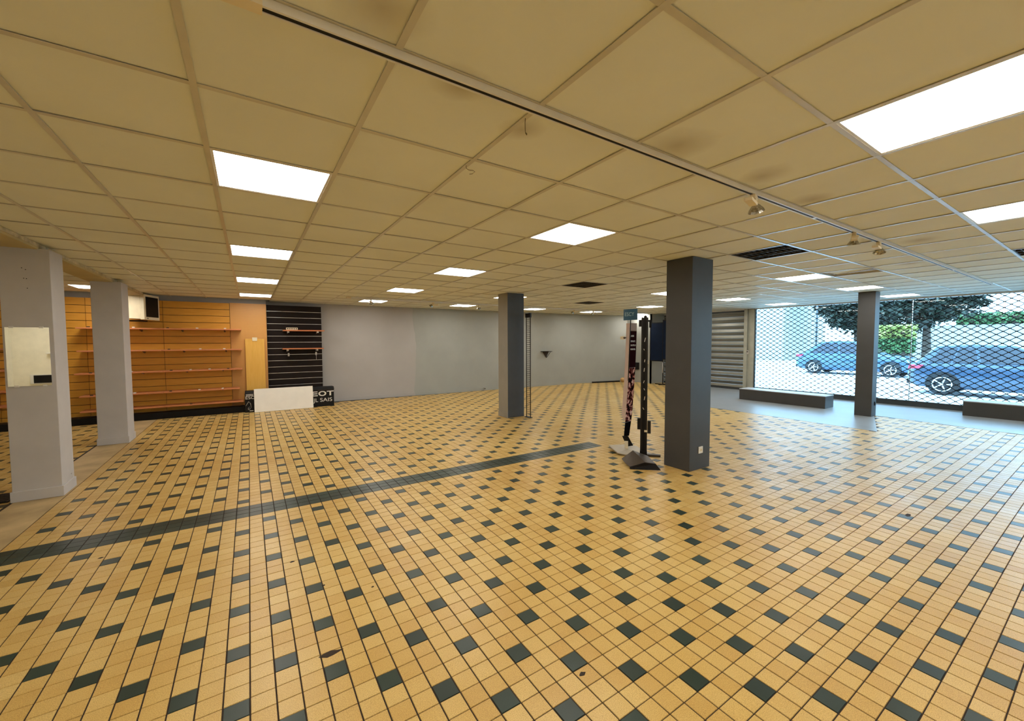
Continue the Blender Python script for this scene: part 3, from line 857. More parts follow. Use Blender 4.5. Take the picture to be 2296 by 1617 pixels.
# ---- mirror
mi = thing('mirror', 'frameless rectangular mirror clipped to the mauve grey column', 'mirror', (-1.823, 5.9445, 1.4325))
MB().box(-0.147, 0.147, -0.006, -0.0012, -0.289, 0.289).build('mirror_glass', M['mirror'], mi)
MB().box(-0.146, 0.146, -0.0011, -0.0002, -0.288, 0.288).build('backing', M['bracket'], mi)
for x, z in ((-0.105, 0.289), (0.095, 0.289), (-0.09, -0.289), (0.10, -0.289)):
    MB().box(x - 0.015, x + 0.015, -0.011, 0.0, z - 0.008, z + 0.008).build('clip', M['white_plastic'], mi, bevel=0.002)

# ---- what the mirror shows on the rear wall
rd = thing('wall_panel_heater', 'black panel with pale frame on the cream wall, seen in the mirror', 'heater', (-3.95, YB, 0.66))
MB().box(-0.66, 0.53, 0.001, 0.05, -0.115, 0.115).build('casing', M['white_plastic'], rd, bevel=0.004)
MB().box(-0.60, 0.52, 0.05, 0.054, -0.098, 0.098).build('black_front', M['black'], rd)
rk = thing('wall_ledge', 'small white ledge on the cream wall, seen in the mirror', 'ledge', (-4.10, YB, 1.31))
MB().box(-0.2, 0.2, 0.001, 0.12, -0.012, 0.012).build('ledge_board', M['white_plastic'], rk, bevel=0.002)
MB().prism([(-0.01, 0.001, -0.012), (-0.01, 0.10, -0.012), (-0.01, 0.001, -0.08)], (0.02, 0, 0)).build('bracket', M['white_plastic'], rk)

# ---- black mat beside the mirror column
mt = thing('rubber_mat', 'black ribbed mat on the floor beside the mirror column', 'mat', (-2.55, 6.15, 0.0))
MB().box(-0.52, 0.52, -0.17, 0.17, 0.0005, 0.014).build('mat_body', M['black'], mt, bevel=0.003)
for k in range(6):
    MB().box(-0.50, 0.50, -0.15 + k * 0.055, -0.13 + k * 0.055, 0.014, 0.018).build('rib', M['black_metal'], mt)

# ---- electrical sockets on columns
def socket(label, x, y, z, mat, nrm, w=0.042, h=0.042):
    t = thing('wall_socket', label, 'socket', (x, y, z))
    MB().box(-w, w, -0.010, -0.0005, -h, h).build('plate', mat, t, bevel=0.004)
    MB().lathe([(0.019, 0), (0.019, 0.0025)], (0, -0.010, 0), (0, -1, 0), 16).build('outlet', M['cream_plastic'] if mat is not M['black'] else M['black_metal'], t)
    for s in (-1, 1):
        MB().lathe([(0.003, 0), (0.003, 0.001)], (s * 0.008, -0.0125, 0), (0, -1, 0), 8).build('pin_hole', M['black'], t)
    return t
socket('white wall socket low on the big charcoal column', 4.575, 2.84, 0.238, M['white_plastic'], None)
socket('small black socket low on the column before the grille', 10.78, 2.88, 0.26, M['black'], None, 0.028, 0.042)

# ---- display stand with banner and blue sign
cr = Vector((0.65, -0.76, 0)).normalized(); cd = Vector((0.76, 0.65, 0)).normalized()     # across and away as seen from the room's middle
bs = thing('banner_stand', 'folded banner display stand topped by a blue sign', 'display stand', (4.50, 3.90, 0))
O0 = Vector((4.50, 3.90, 0))
def lp(p): return tuple(Vector(p) - O0)
basep = [(4.37, 4.14), (4.18, 3.80), (4.27, 3.74), (4.60, 3.57), (4.74, 3.96), (4.66, 4.10)]
M['base_beige'] = simple('beige_base_plate', (0.42, 0.36, 0.27), 0.4)
zs = [0.035, 0.030, 0.004, 0.006, 0.010, 0.012]
m = MB(); nb = len(basep)
m.v = [lp((x, y, z + 0.012)) for (x, y), z in zip(basep, zs)] + [lp((x, y, z)) for (x, y), z in zip(basep, zs)]
ct = len(m.v); m.v += [lp((4.47, 3.86, 0.030)), lp((4.47, 3.86, 0.004))]
for k in range(nb):
    k2 = (k + 1) % nb
    m.face([k, k2, ct]); m.face([nb + k2, nb + k, ct + 1]); m.face([k, nb + k, nb + k2, k2])
m.build('base_plate', M['base_beige'], bs)
MB().obox((-0.005, 0.02, 0.075), cr * 0.024, cd * 0.02, (0, 0, 0.055)).build('base_block', M['cream_plastic'], bs, bevel=0.003)
def poster_mat():
    m, nt, b = new_mat('poster_print')
    p = nd(nt, 'ShaderNodeTexCoord').outputs['Object']
    sx = nd(nt, 'ShaderNodeSeparateXYZ'); nt.links.new(p, sx.inputs[0])
    z = math_n(nt, 'DIVIDE', sx.outputs[2], 2.0)
    f = noise(nt, p, 16, 4, 0.6)
    flow = ramp(nt, f, [(0.44, (0.010, 0.006, 0.006)), (0.50, (0.12, 0.02, 0.02)), (0.55, (0.60, 0.27, 0.22)), (0.64, (0.72, 0.50, 0.42))])
    plain = ramp(nt, z, [(0.0, (0.006, 0.005, 0.005)), (0.197, (0.006, 0.005, 0.005)), (0.20, (0.5, 0.5, 0.5)), (0.588, (0.5, 0.5, 0.5)), (0.592, (0.022, 0.006, 0.008)), (0.853, (0.022, 0.006, 0.008)), (0.857, (0.44, 0.34, 0.29))])
    pic = math_n(nt, 'MULTIPLY', math_n(nt, 'GREATER_THAN', z, 0.1985), math_n(nt, 'LESS_THAN', z, 0.590))
    nt.links.new(mix(nt, pic, plain, flow), b.inputs['Base Color'])
    b.inputs['Roughness'].default_value = 0.9
    b.inputs['Specular IOR Level'].default_value = 0.0
    return m
M['poster'] = poster_mat()
M['pinkpanel'] = simple('pinkish_panel', (0.50, 0.38, 0.32), 0.45, var=0.05)
# banner: V section, leaning slightly, foot curled forward
def spine(z):
    s = (1.82 - z) / 1.82
    return Vector((0.035, 0.0, 0)) + cr * (-0.075 * s * s - 0.02 * s) + Vector((0, 0, z))
lv, rv = cr * -0.058 + cd * 0.10, cr * 0.088 + cd * 0.17
def sheet(name, mat, vec, nrm, zl):
    m = MB(); pts = []
    for z, k in zl:
        a = spine(z); b_ = a + vec * k
        pts.append((a, b_))
    for off in (Vector((0, 0, 0)), nrm):
        for a, b_ in pts:
            m.v += [tuple(a + off), tuple(b_ + off)]
    n = len(pts)
    for i in range(n - 1):
        q = [2 * i, 2 * i + 1, 2 * i + 3, 2 * i + 2]
        m.face(q); m.face([2 * n + v for v in q][::-1])
        m.face([2 * i, 2 * i + 2, 2 * n + 2 * i + 2, 2 * n + 2 * i]); m.face([2 * i + 1, 2 * n + 2 * i + 1, 2 * n + 2 * i + 3, 2 * i + 3])
    m.face([0, 2 * n, 2 * n + 1, 1]); m.face([2 * n - 2, 2 * n - 1, 4 * n - 1, 4 * n - 2])
    return m.build(name, mat, bs)
zl = [(1.82 - 1.64 * k / 20, 1.0) for k in range(21)]
sheet('side_panel', M['pinkpanel'], lv, cd * 0.006, [(z, 1.0 if z > 0.45 else 0.55) for z, k in zl if z > 0.35])
sheet('poster', M['poster'], rv, cd * 0.006, [(z, 1.0 if z > 0.5 else 0.75 + 0.5 * z) for z, k in zl])
MB().prism([tuple(spine(0.20) + cr * -0.025), tuple(spine(0.20) + cr * 0.06), tuple(spine(0.20) + cr * 0.13 + Vector((0, 0, -0.13))), tuple(spine(0.20) + cr * 0.045 + Vector((0, 0, -0.15)))], cd * 0.008).build('curled_foot', M['black'], bs)
MB().tube([tuple(spine(1.0)), tuple(spine(1.86) + Vector((0, 0, 0))), tuple(spine(1.86) + Vector((0.0, 0.0, 0.04)))], 0.007, 6).build('pole', M['black_metal'], bs)
rdir = rv.normalized(); pn = Vector((rdir.y, -rdir.x, 0))
if pn.dot(cd) > 0: pn = -pn
for tx, z in (('ARES', 1.625), ('EMAUT.', 1.550), ('RAYPLO', 1.492), ('MOKOSIL.', 1.435)):
    p = spine(z) + rdir * 0.02 + pn * 0.0015
    lettering(tx, 0.034, tuple(p), rdir, (0, 0, 1), M['print_white'], bs, xs=1.2 if len(tx) < 7 else 1.0)
# blue sign, slightly bowed
M['signblue'] = simple('petrol_blue_sign', (0.012, 0.085, 0.16), 0.35, var=0.06)
sd = (cr * 0.9 + cd * -0.45).normalized(); sn = Vector((sd.y, -sd.x, 0))
if sn.dot(cd) > 0: sn = -sn
m = MB(); c0 = spine(1.86) + Vector((0, 0, 0.0)); W2 = 0.105
cols_ = []
for k in range(9):
    u = -1 + k / 4
    p = c0 + sd * (u * W2) + sn * (0.012 * (1 - u * u)) + cr * -0.004
    cols_.append(p)
for off in (Vector((0, 0, 0)), sn * -0.006):
    for p in cols_:
        m.v += [tuple(p + off + Vector((0, 0, 0.0))), tuple(p + off + Vector((0, 0, 0.155)))]
for i in range(8):
    q = [2 * i, 2 * i + 2, 2 * i + 3, 2 * i + 1]
    m.face(q); m.face([18 + v for v in q][::-1]); m.face([2 * i, 18 + 2 * i, 20 + 2 * i, 2 * i + 2]); m.face([2 * i + 1, 2 * i + 3, 21 + 2 * i, 19 + 2 * i])
m.face([0, 1, 19, 18]); m.face([16, 34, 35, 17])
m.build('blue_sign', M['signblue'], bs)
M['signprint'] = simple('pale_sign_print', (0.35, 0.50, 0.55), 0.5, var=0.03)
lettering('ESCY', 0.075, tuple(c0 + sd * -0.085 + sn * 0.014 + Vector((0, 0, 0.058))), sd, (0, 0, 1), M['signprint'], bs, xs=0.85)
# small cream spotlight clipped to the banner edge
cl = spine(1.61) + lv * 1.0
MB().obox(tuple(cl + cr * -0.045 + Vector((0, 0, 0.0))), cr * 0.035, cd * 0.012, (0, 0, 0.022)).build('clip_lamp', M['cream_plastic'], bs, bevel=0.008)
MB().lathe([(0.016, 0), (0.014, 0.012), (0.008, 0.013)], tuple(cl + cr * -0.022 - cd * 0.012), -cd, 14).build('lamp_lens', M['bracket'], bs)
MB().tube([tuple(cl + cr * -0.02), tuple(cl + cr * 0.03 + Vector((0, 0, 0.008)))], 0.008, 6).build('lamp_clip', M['bracket'], bs)

# ---- black upright stand on a folded foot
us = thing('black_upright_stand', 'tall black slotted upright stand on a folded dark foot', 'display stand', (4.42, 3.56, 0))
O1 = Vector((4.42, 3.56, 0))
def ip(px_, py_, z):
    d = px_ray(px_, py_); return Vector((0, 0, CH)) + d * ((z - CH) / d.z) - O1
c2 = (Vector((4.42, 3.56, 0)) / Vector((4.42, 3.56, 0)).length); r2 = Vector((c2.y, -c2.x, 0))
for s, nm in ((-1, 'upright'), (1, 'upright')):
    MB().obox(tuple(r2 * (0.030 * s) + Vector((0, 0, 0.975))), r2 * 0.013, c2 * 0.022, (0, 0, 0.90)).build(nm, M['black_metal'], us, bevel=0.003)
MB().obox((0, 0, 0.975), r2 * 0.017, c2 * 0.012, (0, 0, 0.895)).build('channel', M['black'], us)
for k, z in enumerate((1.58, 1.45, 1.30, 1.18, 1.02, 0.92, 0.80, 0.66)):
    MB().obox(tuple(-c2 * 0.0135 + r2 * random.uniform(-0.008, 0.008) + Vector((0, 0, z))), r2 * 0.004, c2 * 0.0015, (r2 * random.uniform(-0.008, 0.008)) + Vector((0, 0, random.uniform(0.01, 0.03)))).build('scuff_tag', M['alu'], us)
MB().obox(tuple(r2 * -0.058 + Vector((0, 0, 1.80))), r2 * 0.018, c2 * 0.02, (0, 0, 0.045)).build('head_clamp', M['black'], us, bevel=0.004)
MB().obox(tuple(r2 * 0.070 + Vector((0, 0, 1.79))), r2 * 0.016, c2 * 0.02, (0, 0, 0.050)).build('head_clamp', M['black'], us, bevel=0.004)
MB().obox(tuple(r2 * 0.008 + Vector((0, 0, 1.83))), r2 * 0.075, c2 * 0.010, (0, 0, 0.012)).build('head_bar', M['black_metal'], us)
MB().lathe([(0.02, -0.02), (0.02, 0.02)], tuple(r2 * 0.006 + Vector((0, 0, 1.88))), c2, 14).build('head_knob', M['black'], us)
MB().obox(tuple(r2 * -0.062 + c2 * 0.01 + Vector((0, 0, 0.45))), r2 * 0.020, c2 * 0.03, (0, 0, 0.075)).build('side_box', M['black'], us, bevel=0.004)
MB().obox(tuple(r2 * 0.068 + c2 * -0.005 + Vector((0, 0, 0.415))), r2 * 0.022, c2 * 0.03, (0, 0, 0.085)).build('side_box', M['black_metal'], us, bevel=0.004)
MB().obox(tuple(r2 * 0.030 - c2 * 0.028 + Vector((0, 0, 0.36))), r2 * 0.022, c2 * 0.006, (0, 0, 0.012)).build('latch', M['cream_plastic'], us)
M['foot_dark'] = simple('dark_brown_foot', (0.055, 0.042, 0.032), 0.4)
def plate(name, pts, mat, th=0.006):
    m = MB(); n = len(pts); m.v = [tuple(p) for p in pts] + [tuple(p - Vector((0, 0, th))) for p in pts]
    m.face(list(range(n))); m.face([n + i for i in range(n)][::-1])
    for i in range(n):
        j = (i + 1) % n; m.face([i, n + i, n + j, j])
    return m.build(name, mat, us)
a_, b_, c_, d_ = ip(1394, 1028, 0.035), ip(1419, 1010, 0.10), ip(1447, 1037, 0.085), ip(1412, 1047, 0.030)
plate('foot_panel', [a_, b_, c_, d_ + Vector((0.01, 0.0, 0)), d_ * 0.5 + a_ * 0.5 + Vector((-0.02, -0.015, 0))], M['foot_dark'])
e_, f_ = ip(1470, 1040, 0.065), ip(1452, 1022, 0.075)
plate('foot_panel', [b_, f_, e_, c_], M['foot_dark'])
g_, h_ = ip(1482, 1055, 0.004), ip(1412, 1052, 0.004)
m = MB(); m.v = [tuple(v) for v in (d_, c_, e_, g_, h_)] + [tuple(v + cd * 0.006) for v in (d_, c_, e_, g_, h_)]
m.face([0, 1, 2, 3, 4]); m.face([9, 8, 7, 6, 5])
for i in range(5): m.face([i, (i + 1) % 5, 5 + (i + 1) % 5, 5 + i])
m.build('foot_skirt', M['black'], us)
MB().obox((0, 0, 0.045), r2 * 0.045, c2 * 0.03, (0, 0, 0.042)).build('foot_socket', M['black'], us)
MB().obox(tuple(r2 * 0.12 + c2 * 0.08 + Vector((0, 0, 0.014))), r2 * 0.10, c2 * 0.03, (0, 0, 0.013)).build('foot_arm', M['foot_dark'], us, bevel=0.003)

# ---- navy display boards by the shutter
nv = thing('display_board', 'navy blue folding display board on a dark post before the shutter', 'display board', (12.35, 9.25, 0))
def npanel(y0, y1, z0, z1, x):
    MB().box(x - 0.012, x + 0.012, y0, y1, z0, z1).build('board_panel', M['navy'], nv)
    f = MB()
    for (a, b, c, d_) in ((y0 - 0.02, y0, z0 - 0.03, z1 + 0.03), (y1, y1 + 0.02, z0 - 0.03, z1 + 0.03), (y0, y1, z0 - 0.03, z0), (y0, y1, z1, z1 + 0.03)):
        f.box(x - 0.016, x + 0.016, a, b, c, d_)
    f.build('board_frame', M['black'], nv)
npanel(-0.09, 0.42, 0.86, 2.20, 0.0)
npanel(-0.72, -0.13, 0.93, 2.28, -0.03)
MB().tube([(0.0, -0.11, 0.03), (0.0, -0.11, 0.86)], 0.016, 8).build('post', M['black_metal'], nv)
MB().tube([(-0.018, -0.11, 0.42), (-0.018, -0.11, 0.80)], 0.010, 8).build('post_sleeve', M['alu'], nv)
MB().box(-0.20, 0.20, -0.14, -0.08, 0.001, 0.03).build('foot', M['black'], nv)
MB().box(-0.03, 0.03, -0.42, 0.2, 0.001, 0.028).build('foot', M['black'], nv)
jb = thing('junction_box', 'small yellow green box on the wall pier edge', 'box', (12.345, 9.80, 0.78))
MB().box(-0.04, -0.0005, -0.045, 0.045, -0.06, 0.06).build('box_body', M['limebox'] if 'limebox' in M else M['cream_plastic'], jb, bevel=0.004)
MB().box(-0.045, -0.03, -0.02, 0.02, -0.085, -0.06).build('cable_gland', M['white_plastic'], jb)
eb = thing('wall_box', 'black box mounted low on the grey wall pier', 'box', (12.345, 10.30, 0.62))
MB().box(-0.08, -0.0005, -0.12, 0.12, -0.13, 0.13).build('box_body', M['black'], eb, bevel=0.004)
MB().box(-0.085, -0.079, -0.09, 0.09, -0.10, 0.10).build('box_lid', M['black_metal'], eb, bevel=0.002)

# ---- roller shutter
rs = thing('roller_shutter', 'closed galvanised roller shutter of horizontal slats', 'shutter', (XR + 0.03, 8.45, 0))
M['shutter2'] = simple('galvanised_shutter_dull', (0.12, 0.115, 0.09), 0.45, metal=0.15, var=0.12, scale=2)  # darker alternate slats: partly their own tone, partly shade put into the colour
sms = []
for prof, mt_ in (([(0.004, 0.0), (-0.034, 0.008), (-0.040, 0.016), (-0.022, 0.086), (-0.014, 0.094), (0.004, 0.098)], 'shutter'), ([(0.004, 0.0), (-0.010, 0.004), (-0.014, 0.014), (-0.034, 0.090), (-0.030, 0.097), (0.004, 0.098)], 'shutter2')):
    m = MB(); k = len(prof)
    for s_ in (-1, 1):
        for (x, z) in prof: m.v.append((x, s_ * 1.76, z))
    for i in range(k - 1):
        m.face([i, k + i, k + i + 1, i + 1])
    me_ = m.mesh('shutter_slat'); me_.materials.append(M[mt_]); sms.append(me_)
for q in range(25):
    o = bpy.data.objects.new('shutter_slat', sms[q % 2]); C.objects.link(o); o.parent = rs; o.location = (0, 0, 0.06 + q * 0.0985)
MB().box(-0.03, 0.02, -1.75, 1.2, 0.001, 0.06).build('bottom_bar', M['sill'], rs)
MB().box(-0.04, 0.03, -1.752, 1.2, 2.46, 2.545).build('head_rail', M['sill'], rs)
hd = thing('shutter_lock', 'small metal crank lock on the beige steel post', 'lock', (XR - 0.041, 6.585, 1.20))
MB().box(-0.02, -0.0005, -0.03, 0.03, -0.06, 0.06).build('lock_plate', M['alu'], hd, bevel=0.004)
MB().lathe([(0.018, 0), (0.014, 0.03), (0.006, 0.032)], (-0.02, 0, 0.02), (-1, 0, 0), 14).build('lock_knob', M['bracket'], hd)
MB().tube([(-0.012, 0.0, 0.06), (-0.012, 0.0, 1.30)], 0.008, 6).build('crank_rod', M['post'], hd)

# ---- mesh roller grille
rgl = thing('mesh_grille', 'closed dark roller grille of wavy steel rods in diamonds', 'grille', (XR, 1.6, 0))
PW, PZ = 0.178, 0.0615
y0, y1 = YB - 1.6 + 0.02, 6.40 - 1.6 - 0.005
npd = int((y1 - y0) / (PW / 2))
pts = []
for q in range(npd + 1):
    y = y1 - q * PW / 2; s = 1 if q % 2 == 0 else -1
    pts += [(0, y + PW * 0.03, s * PZ * 0.47), (0, y - PW * 0.03, s * PZ * 0.47)]
rod = MB().tube(pts[1:-1], 0.0068, 4)
for q in range(npd + 1):
    if q % 2 == 0:
        y = y1 - q * PW / 2
        rod.tube([(0, y + 0.020, PZ * 0.5), (0, y - 0.020, PZ * 0.5)], 0.0125, 5)
rod_me = rod.mesh('wavy_rod'); rod_me.materials.append(M['grille'])
rodb = MB().tube([(x, y, -z) for x, y, z in pts[1:-1]], 0.0068, 4)
for q in range(npd + 1):
    if q % 2 == 1:
        y = y1 - q * PW / 2
        rodb.tube([(0, y + 0.020, PZ * 0.5), (0, y - 0.020, PZ * 0.5)], 0.0125, 5)
rodb_me = rodb.mesh('wavy_rod'); rodb_me.materials.append(M['grille'])
z = 0.165; q = 0
while z < ZC - 0.01:
    o = bpy.data.objects.new('wavy_rod', rod_me if q % 2 == 0 else rodb_me); C.objects.link(o); o.parent = rgl; o.location = (0, 0, z)
    z += PZ; q += 1
MB().box(-0.025, 0.025, y0, y1, 0.001, 0.13).box(-0.03, 0.03, y0, y1, 0.105, 0.125).build('bottom_bar', M['sill'], rgl)
MB().box(-0.03, 0.03, y1 - 0.02, y1 + 0.004, 0.0, ZC).build('guide_channel', M['sill'], rgl)

# ---- low window benches
def bench(label, x0, x1, y0, y1, h):
    t = thing('window_bench', label, 'bench', ((x0 + x1) / 2, (y0 + y1) / 2, 0.002), 'low benches before the mesh grille')
    w, d = (x1 - x0) / 2, (y1 - y0) / 2
    MB().box(-w + 0.003, w - 0.003, -d + 0.003, d - 0.003, 0.0, h - 0.018).build('bench_body', M['bench'], t, bevel=0.003)
    MB().box(-w, w, -d, d, h - 0.018, h).build('bench_top', M['bench_top'], t, bevel=0.003)
bench('low grey bench before the left half of the mesh grille', 10.98, 11.45, 3.80, 5.735, 0.287)
bench('low dark bench at the right edge of the picture before the grille', 12.35, 12.85, -0.9, 1.90, 0.305)

# ================================================================== OUTSIDE
M['asphalt'] = simple('pale_pavement', (0.80, 0.80, 0.79), 0.8, var=0.1, scale=0.8)
M['render_white'] = simple('white_render', (0.34, 0.34, 0.335), 0.8, var=0.04, scale=0.5)
st = MB().box(XR + 0.3, 90, -70, 80, -0.25, -0.06).build('street_ground', M['asphalt'])
tag(st, 'bright pale street pavement outside the shop', kind='structure')

def paint(name, col):
    m, nt, b = new_mat(name)
    p = nd(nt, 'ShaderNodeTexCoord').outputs['Object']
    nt.links.new(ramp(nt, noise(nt, p, 2, 2), [(0.3, tuple(c * 0.95 for c in col)), (0.7, col)]), b.inputs['Base Color'])
    b.inputs['Roughness'].default_value = 0.25; b.inputs['Coat Weight'].default_value = 0.5
    return m
M['paint1'] = paint('slate_blue_car_paint', (0.045, 0.085, 0.145))
M['paint2'] = paint('steel_blue_car_paint', (0.04, 0.09, 0.165))
M['carglass'] = simple('car_glass', (0.025, 0.03, 0.045), 0.08)
M['tyre'] = simple('tyre_rubber', (0.02, 0.02, 0.022), 0.8)
M['rim'] = simple('alloy_rim', (0.75, 0.76, 0.78), 0.3, metal=0.6)
M['redlamp'] = simple('red_lamp', (0.62, 0.02, 0.06), 0.2)

def car(label, x_near, y_rear, L, Hh, wb, rear_over, mat, hatch):
    """parked along -Y; local +X runs towards its nose, local +Y towards its far side"""
    Wd = 1.78
    t = thing('car', label, 'car', (x_near + Wd / 2, y_rear, -0.06), 'parked cars outside', -math.pi / 2)
    h = Wd / 2
    belt = 0.60 * Hh + 0.04
    # lower body: stations (x, zbelt, halfwidth, zbottom)
    stn = [(0.00, 0.62, h - 0.22, 0.42), (0.05, belt - 0.08, h - 0.12, 0.30), (0.25, belt, h - 0.03, 0.22), (0.9, belt, h, 0.20), (1.9, belt - 0.02, h, 0.20),
           (L - 1.45, belt - 0.04, h, 0.20), (L - 0.75, belt - 0.10, h - 0.02, 0.22), (L - 0.25, belt - 0.20, h - 0.10, 0.24), (L - 0.03, belt - 0.36, h - 0.24, 0.30), (L, 0.50, h - 0.30, 0.36)]
    m = MB(); n = 12
    for x, zb, hw, z0 in stn:
        ring = [(-hw * 0.86, z0), (-hw, z0 + 0.12), (-hw, (z0 + zb) * 0.55), (-hw * 0.985, zb - 0.06), (-hw * 0.93, zb), (-hw * 0.5, zb + 0.015),
                (hw * 0.5, zb + 0.015), (hw * 0.93, zb), (hw * 0.985, zb - 0.06), (hw, (z0 + zb) * 0.55), (hw, z0 + 0.12), (hw * 0.86, z0)]
        m.v += [(x, y, z) for y, z in ring]
    for i in range(len(stn) - 1):
        for k in range(n):
            k2 = (k + 1) % n
            m.face([i * n + k, i * n + k2, (i + 1) * n + k2, (i + 1) * n + k], 0, True)
    m.face(list(range(n))); m.face(list(range((len(stn) - 1) * n, len(stn) * n)))
    m.build('body', mat, t)
    # cabin
    xr0, xr1, xf1, xf0 = (0.18, 0.62, L - 2.35, L - 1.40) if hatch else (0.35, 1.05, L - 2.25, L - 1.30)
    zt = Hh; hb, ht = h * 0.92, h * 0.70
    cab = [(xr0, belt - 0.02, hb), (xr1, zt - 0.05, ht), ((xr1 + xf1) / 2, zt, ht), (xf1, zt - 0.04, ht), (xf0, belt - 0.04, hb)]
    def side(s):
        return [(x, s * w_, z) for x, z, w_ in cab]
    m = MB(); A, B_ = side(-1), side(1); m.v = A + B_
    m.face([0, 1, 2, 3, 4]); m.face([9, 8, 7, 6, 5])
    for i in range(4): m.face([i, i + 5, i + 6, i + 1])
    m.build('cabin', mat, t, bevel=0.05)
    # windows as panels proud of the cabin
    def lerp(a, b, q): return Vector(a) * (1 - q) + Vector(b) * q
    for s in (-1, 1):
        S = side(s); nrm = Vector((0, s, 0.25)).normalized() * 0.012
        bot = lambda x: Vector((x, s * (hb - 0.01), belt + 0.02))
        top = lambda x: Vector((x, s * (ht + 0.035), zt - 0.11))
        cuts = [(xr0 + 0.34, xr1 + 0.16, 0.50, 0.50)]
        xm = (xr1 + xf1) / 2
        wins = [(xr0 + 0.30, xr1 + 0.12, xr0 + 0.75, xr1 + 0.42), (xr0 + 0.80, xr1 + 0.47, xm + 0.10, xm + 0.02), (xm + 0.17, xm + 0.09, xf0 - 0.22, xf1 + 0.02)]
        for (b0, t0, b1, t1) in wins:
            MB().prism([bot(b0), bot(b1), top(t1), top(t0)], nrm).build('side_window', M['carglass'], t)
    q0, q1 = 0.12, 0.88
    for (ia, ib, nm) in ((0, 1, 'rear_window'), (4, 3, 'windscreen')):
        a0, a1 = Vector(A[ia]), Vector(B_[ia]); c0_, c1_ = Vector(A[ib]), Vector(B_[ib])
        pts_ = [lerp(lerp(a0, a1, q0), lerp(c0_, c1_, q0), 0.15), lerp(lerp(a0, a1, q1), lerp(c0_, c1_, q1), 0.15), lerp(lerp(a0, a1, q1), lerp(c0_, c1_, q1), 0.88), lerp(lerp(a0, a1, q0), lerp(c0_, c1_, q0), 0.88)]
        nn = (pts_[1] - pts_[0]).cross(pts_[3] - pts_[0]).normalized()
        if nn.z < 0: nn = -nn
        MB().prism(pts_, nn * 0.012).build(nm, M['carglass'], t)
    # wheels
    for x in (rear_over, rear_over + wb):
        for s in (-1, 1):
            w_ = MB().lathe([(0.20, -0.10), (0.30, -0.105), (0.325, -0.08), (0.325, 0.08), (0.30, 0.105), (0.20, 0.10)], (x, s * (h - 0.09), 0.325), (0, s, 0), 24).build('wheel', M['tyre'], t)
            r_ = MB().lathe([(0.205, 0.0), (0.215, 0.02), (0.19, 0.02), (0.185, -0.03), (0.03, -0.02), (0.03, 0.012), (0.001, 0.012)], (x, s * (h + 0.005), 0.325), (0, s, 0), 20, cap=False).build('rim', M['rim'], w_)
            for a in range(5):
                an = a * 2 * math.pi / 5
                MB().obox((x + 0.11 * math.cos(an), s * (h + 0.016), 0.325 + 0.11 * math.sin(an)), (0.085 * math.cos(an), 0, 0.085 * math.sin(an)), (-0.016 * math.sin(an), 0, 0.016 * math.cos(an)), (0, 0.008, 0)).build('spoke', M['rim'], w_)
            ar = MB()
            P_ = [(x + 0.362 * math.cos(a), s * (h - 0.05), 0.325 + 0.362 * math.sin(a)) for a in [math.pi * q / 14 for q in range(15)]] + [(x - 0.33, s * (h - 0.05), 0.20), (x + 0.33, s * (h - 0.05), 0.20)]
            ar.prism(P_, (0, s * 0.056, 0)).build('wheel_arch', M['tyre'], t)
    for s in (-1, 1):
        MB().prism([(0.02, s * (h - 0.14), belt - 0.20), (0.30, s * (h + 0.002), belt - 0.17), (0.40, s * (h + 0.002), belt - 0.06), (0.05, s * (h - 0.13), belt - 0.07)], (0, -s * 0.10, 0)).build('tail_light', M['redlamp'], t)
        MB().prism([(L - 0.32, s * (h - 0.085), belt - 0.36), (L - 0.04, s * (h - 0.22), belt - 0.42), (L - 0.10, s * (h - 0.22), belt - 0.28), (L - 0.42, s * (h - 0.07), belt - 0.24)], (0, -s * 0.05, 0)).build('headlight', M['rim'], t)
        MB().obox((L - 1.62, s * (h + 0.09), belt + 0.05), (0.06, 0, 0), (0, 0.09, 0), (0, 0, 0.06)).build('door_mirror', mat, t, bevel=0.02)
        for x in (xr0 + 0.80, (xr1 + xf1) / 2 + 0.14):
            MB().box(x + 0.08, x + 0.24, s * h - 0.012, s * h + 0.012, belt - 0.13, belt - 0.10).build('door_handle', mat, t)
    MB().box(-0.03, 0.03, -0.30, 0.30, 0.52, 0.64).build('number_plate', M['print_white'], t)
    MB().box(-0.02, 0.10, -h + 0.25, h - 0.25, 0.28, 0.42).build('bumper', M['tyre'], t)
    return t
car('slate blue car with red tail light parked close outside the right of the grille', 17.0, 3.84, 4.45, 1.50, 2.62, 0.80, M['paint1'], True)
car('steel blue car parked further off, partly hidden by the column before the grille', 23.3, 9.45, 4.60, 1.60, 2.85, 0.85, M['paint2'], False)

# ---- trees and hedges of real leaves
def leaves(name, mat, parent, centres, radii, count, size, boxes=None):
    cs = []
    if boxes:
        x0, x1, y0, y1, z0, z1 = boxes
        P_ = rng.uniform((x0, y0, z0), (x1, y1, z1), (count, 3))
    else:
        idx = rng.integers(0, len(centres), count)
        d = rng.normal(size=(count, 3)); d /= np.linalg.norm(d, axis=1)[:, None]
        P_ = np.array(centres)[idx] + d * (np.array(radii)[idx] * rng.uniform(0.55, 1.0, count) )[:, None]
    a = rng.normal(size=(count, 3)); a /= np.linalg.norm(a, axis=1)[:, None]
    b = np.cross(a, rng.normal(size=(count, 3))); b /= np.linalg.norm(b, axis=1)[:, None]
    s = size * rng.uniform(0.6, 1.3, count)[:, None]
    V = np.stack([P_ - a * s, P_ + b * s * 0.45, P_ + a * s, P_ - b * s * 0.45], 1).reshape(-1, 3)
    me = bpy.data.meshes.new(name)
    me.from_pydata(V.tolist(), [], np.arange(count * 4).reshape(-1, 4).tolist()); me.update()
    return link(name, me, mat, parent)
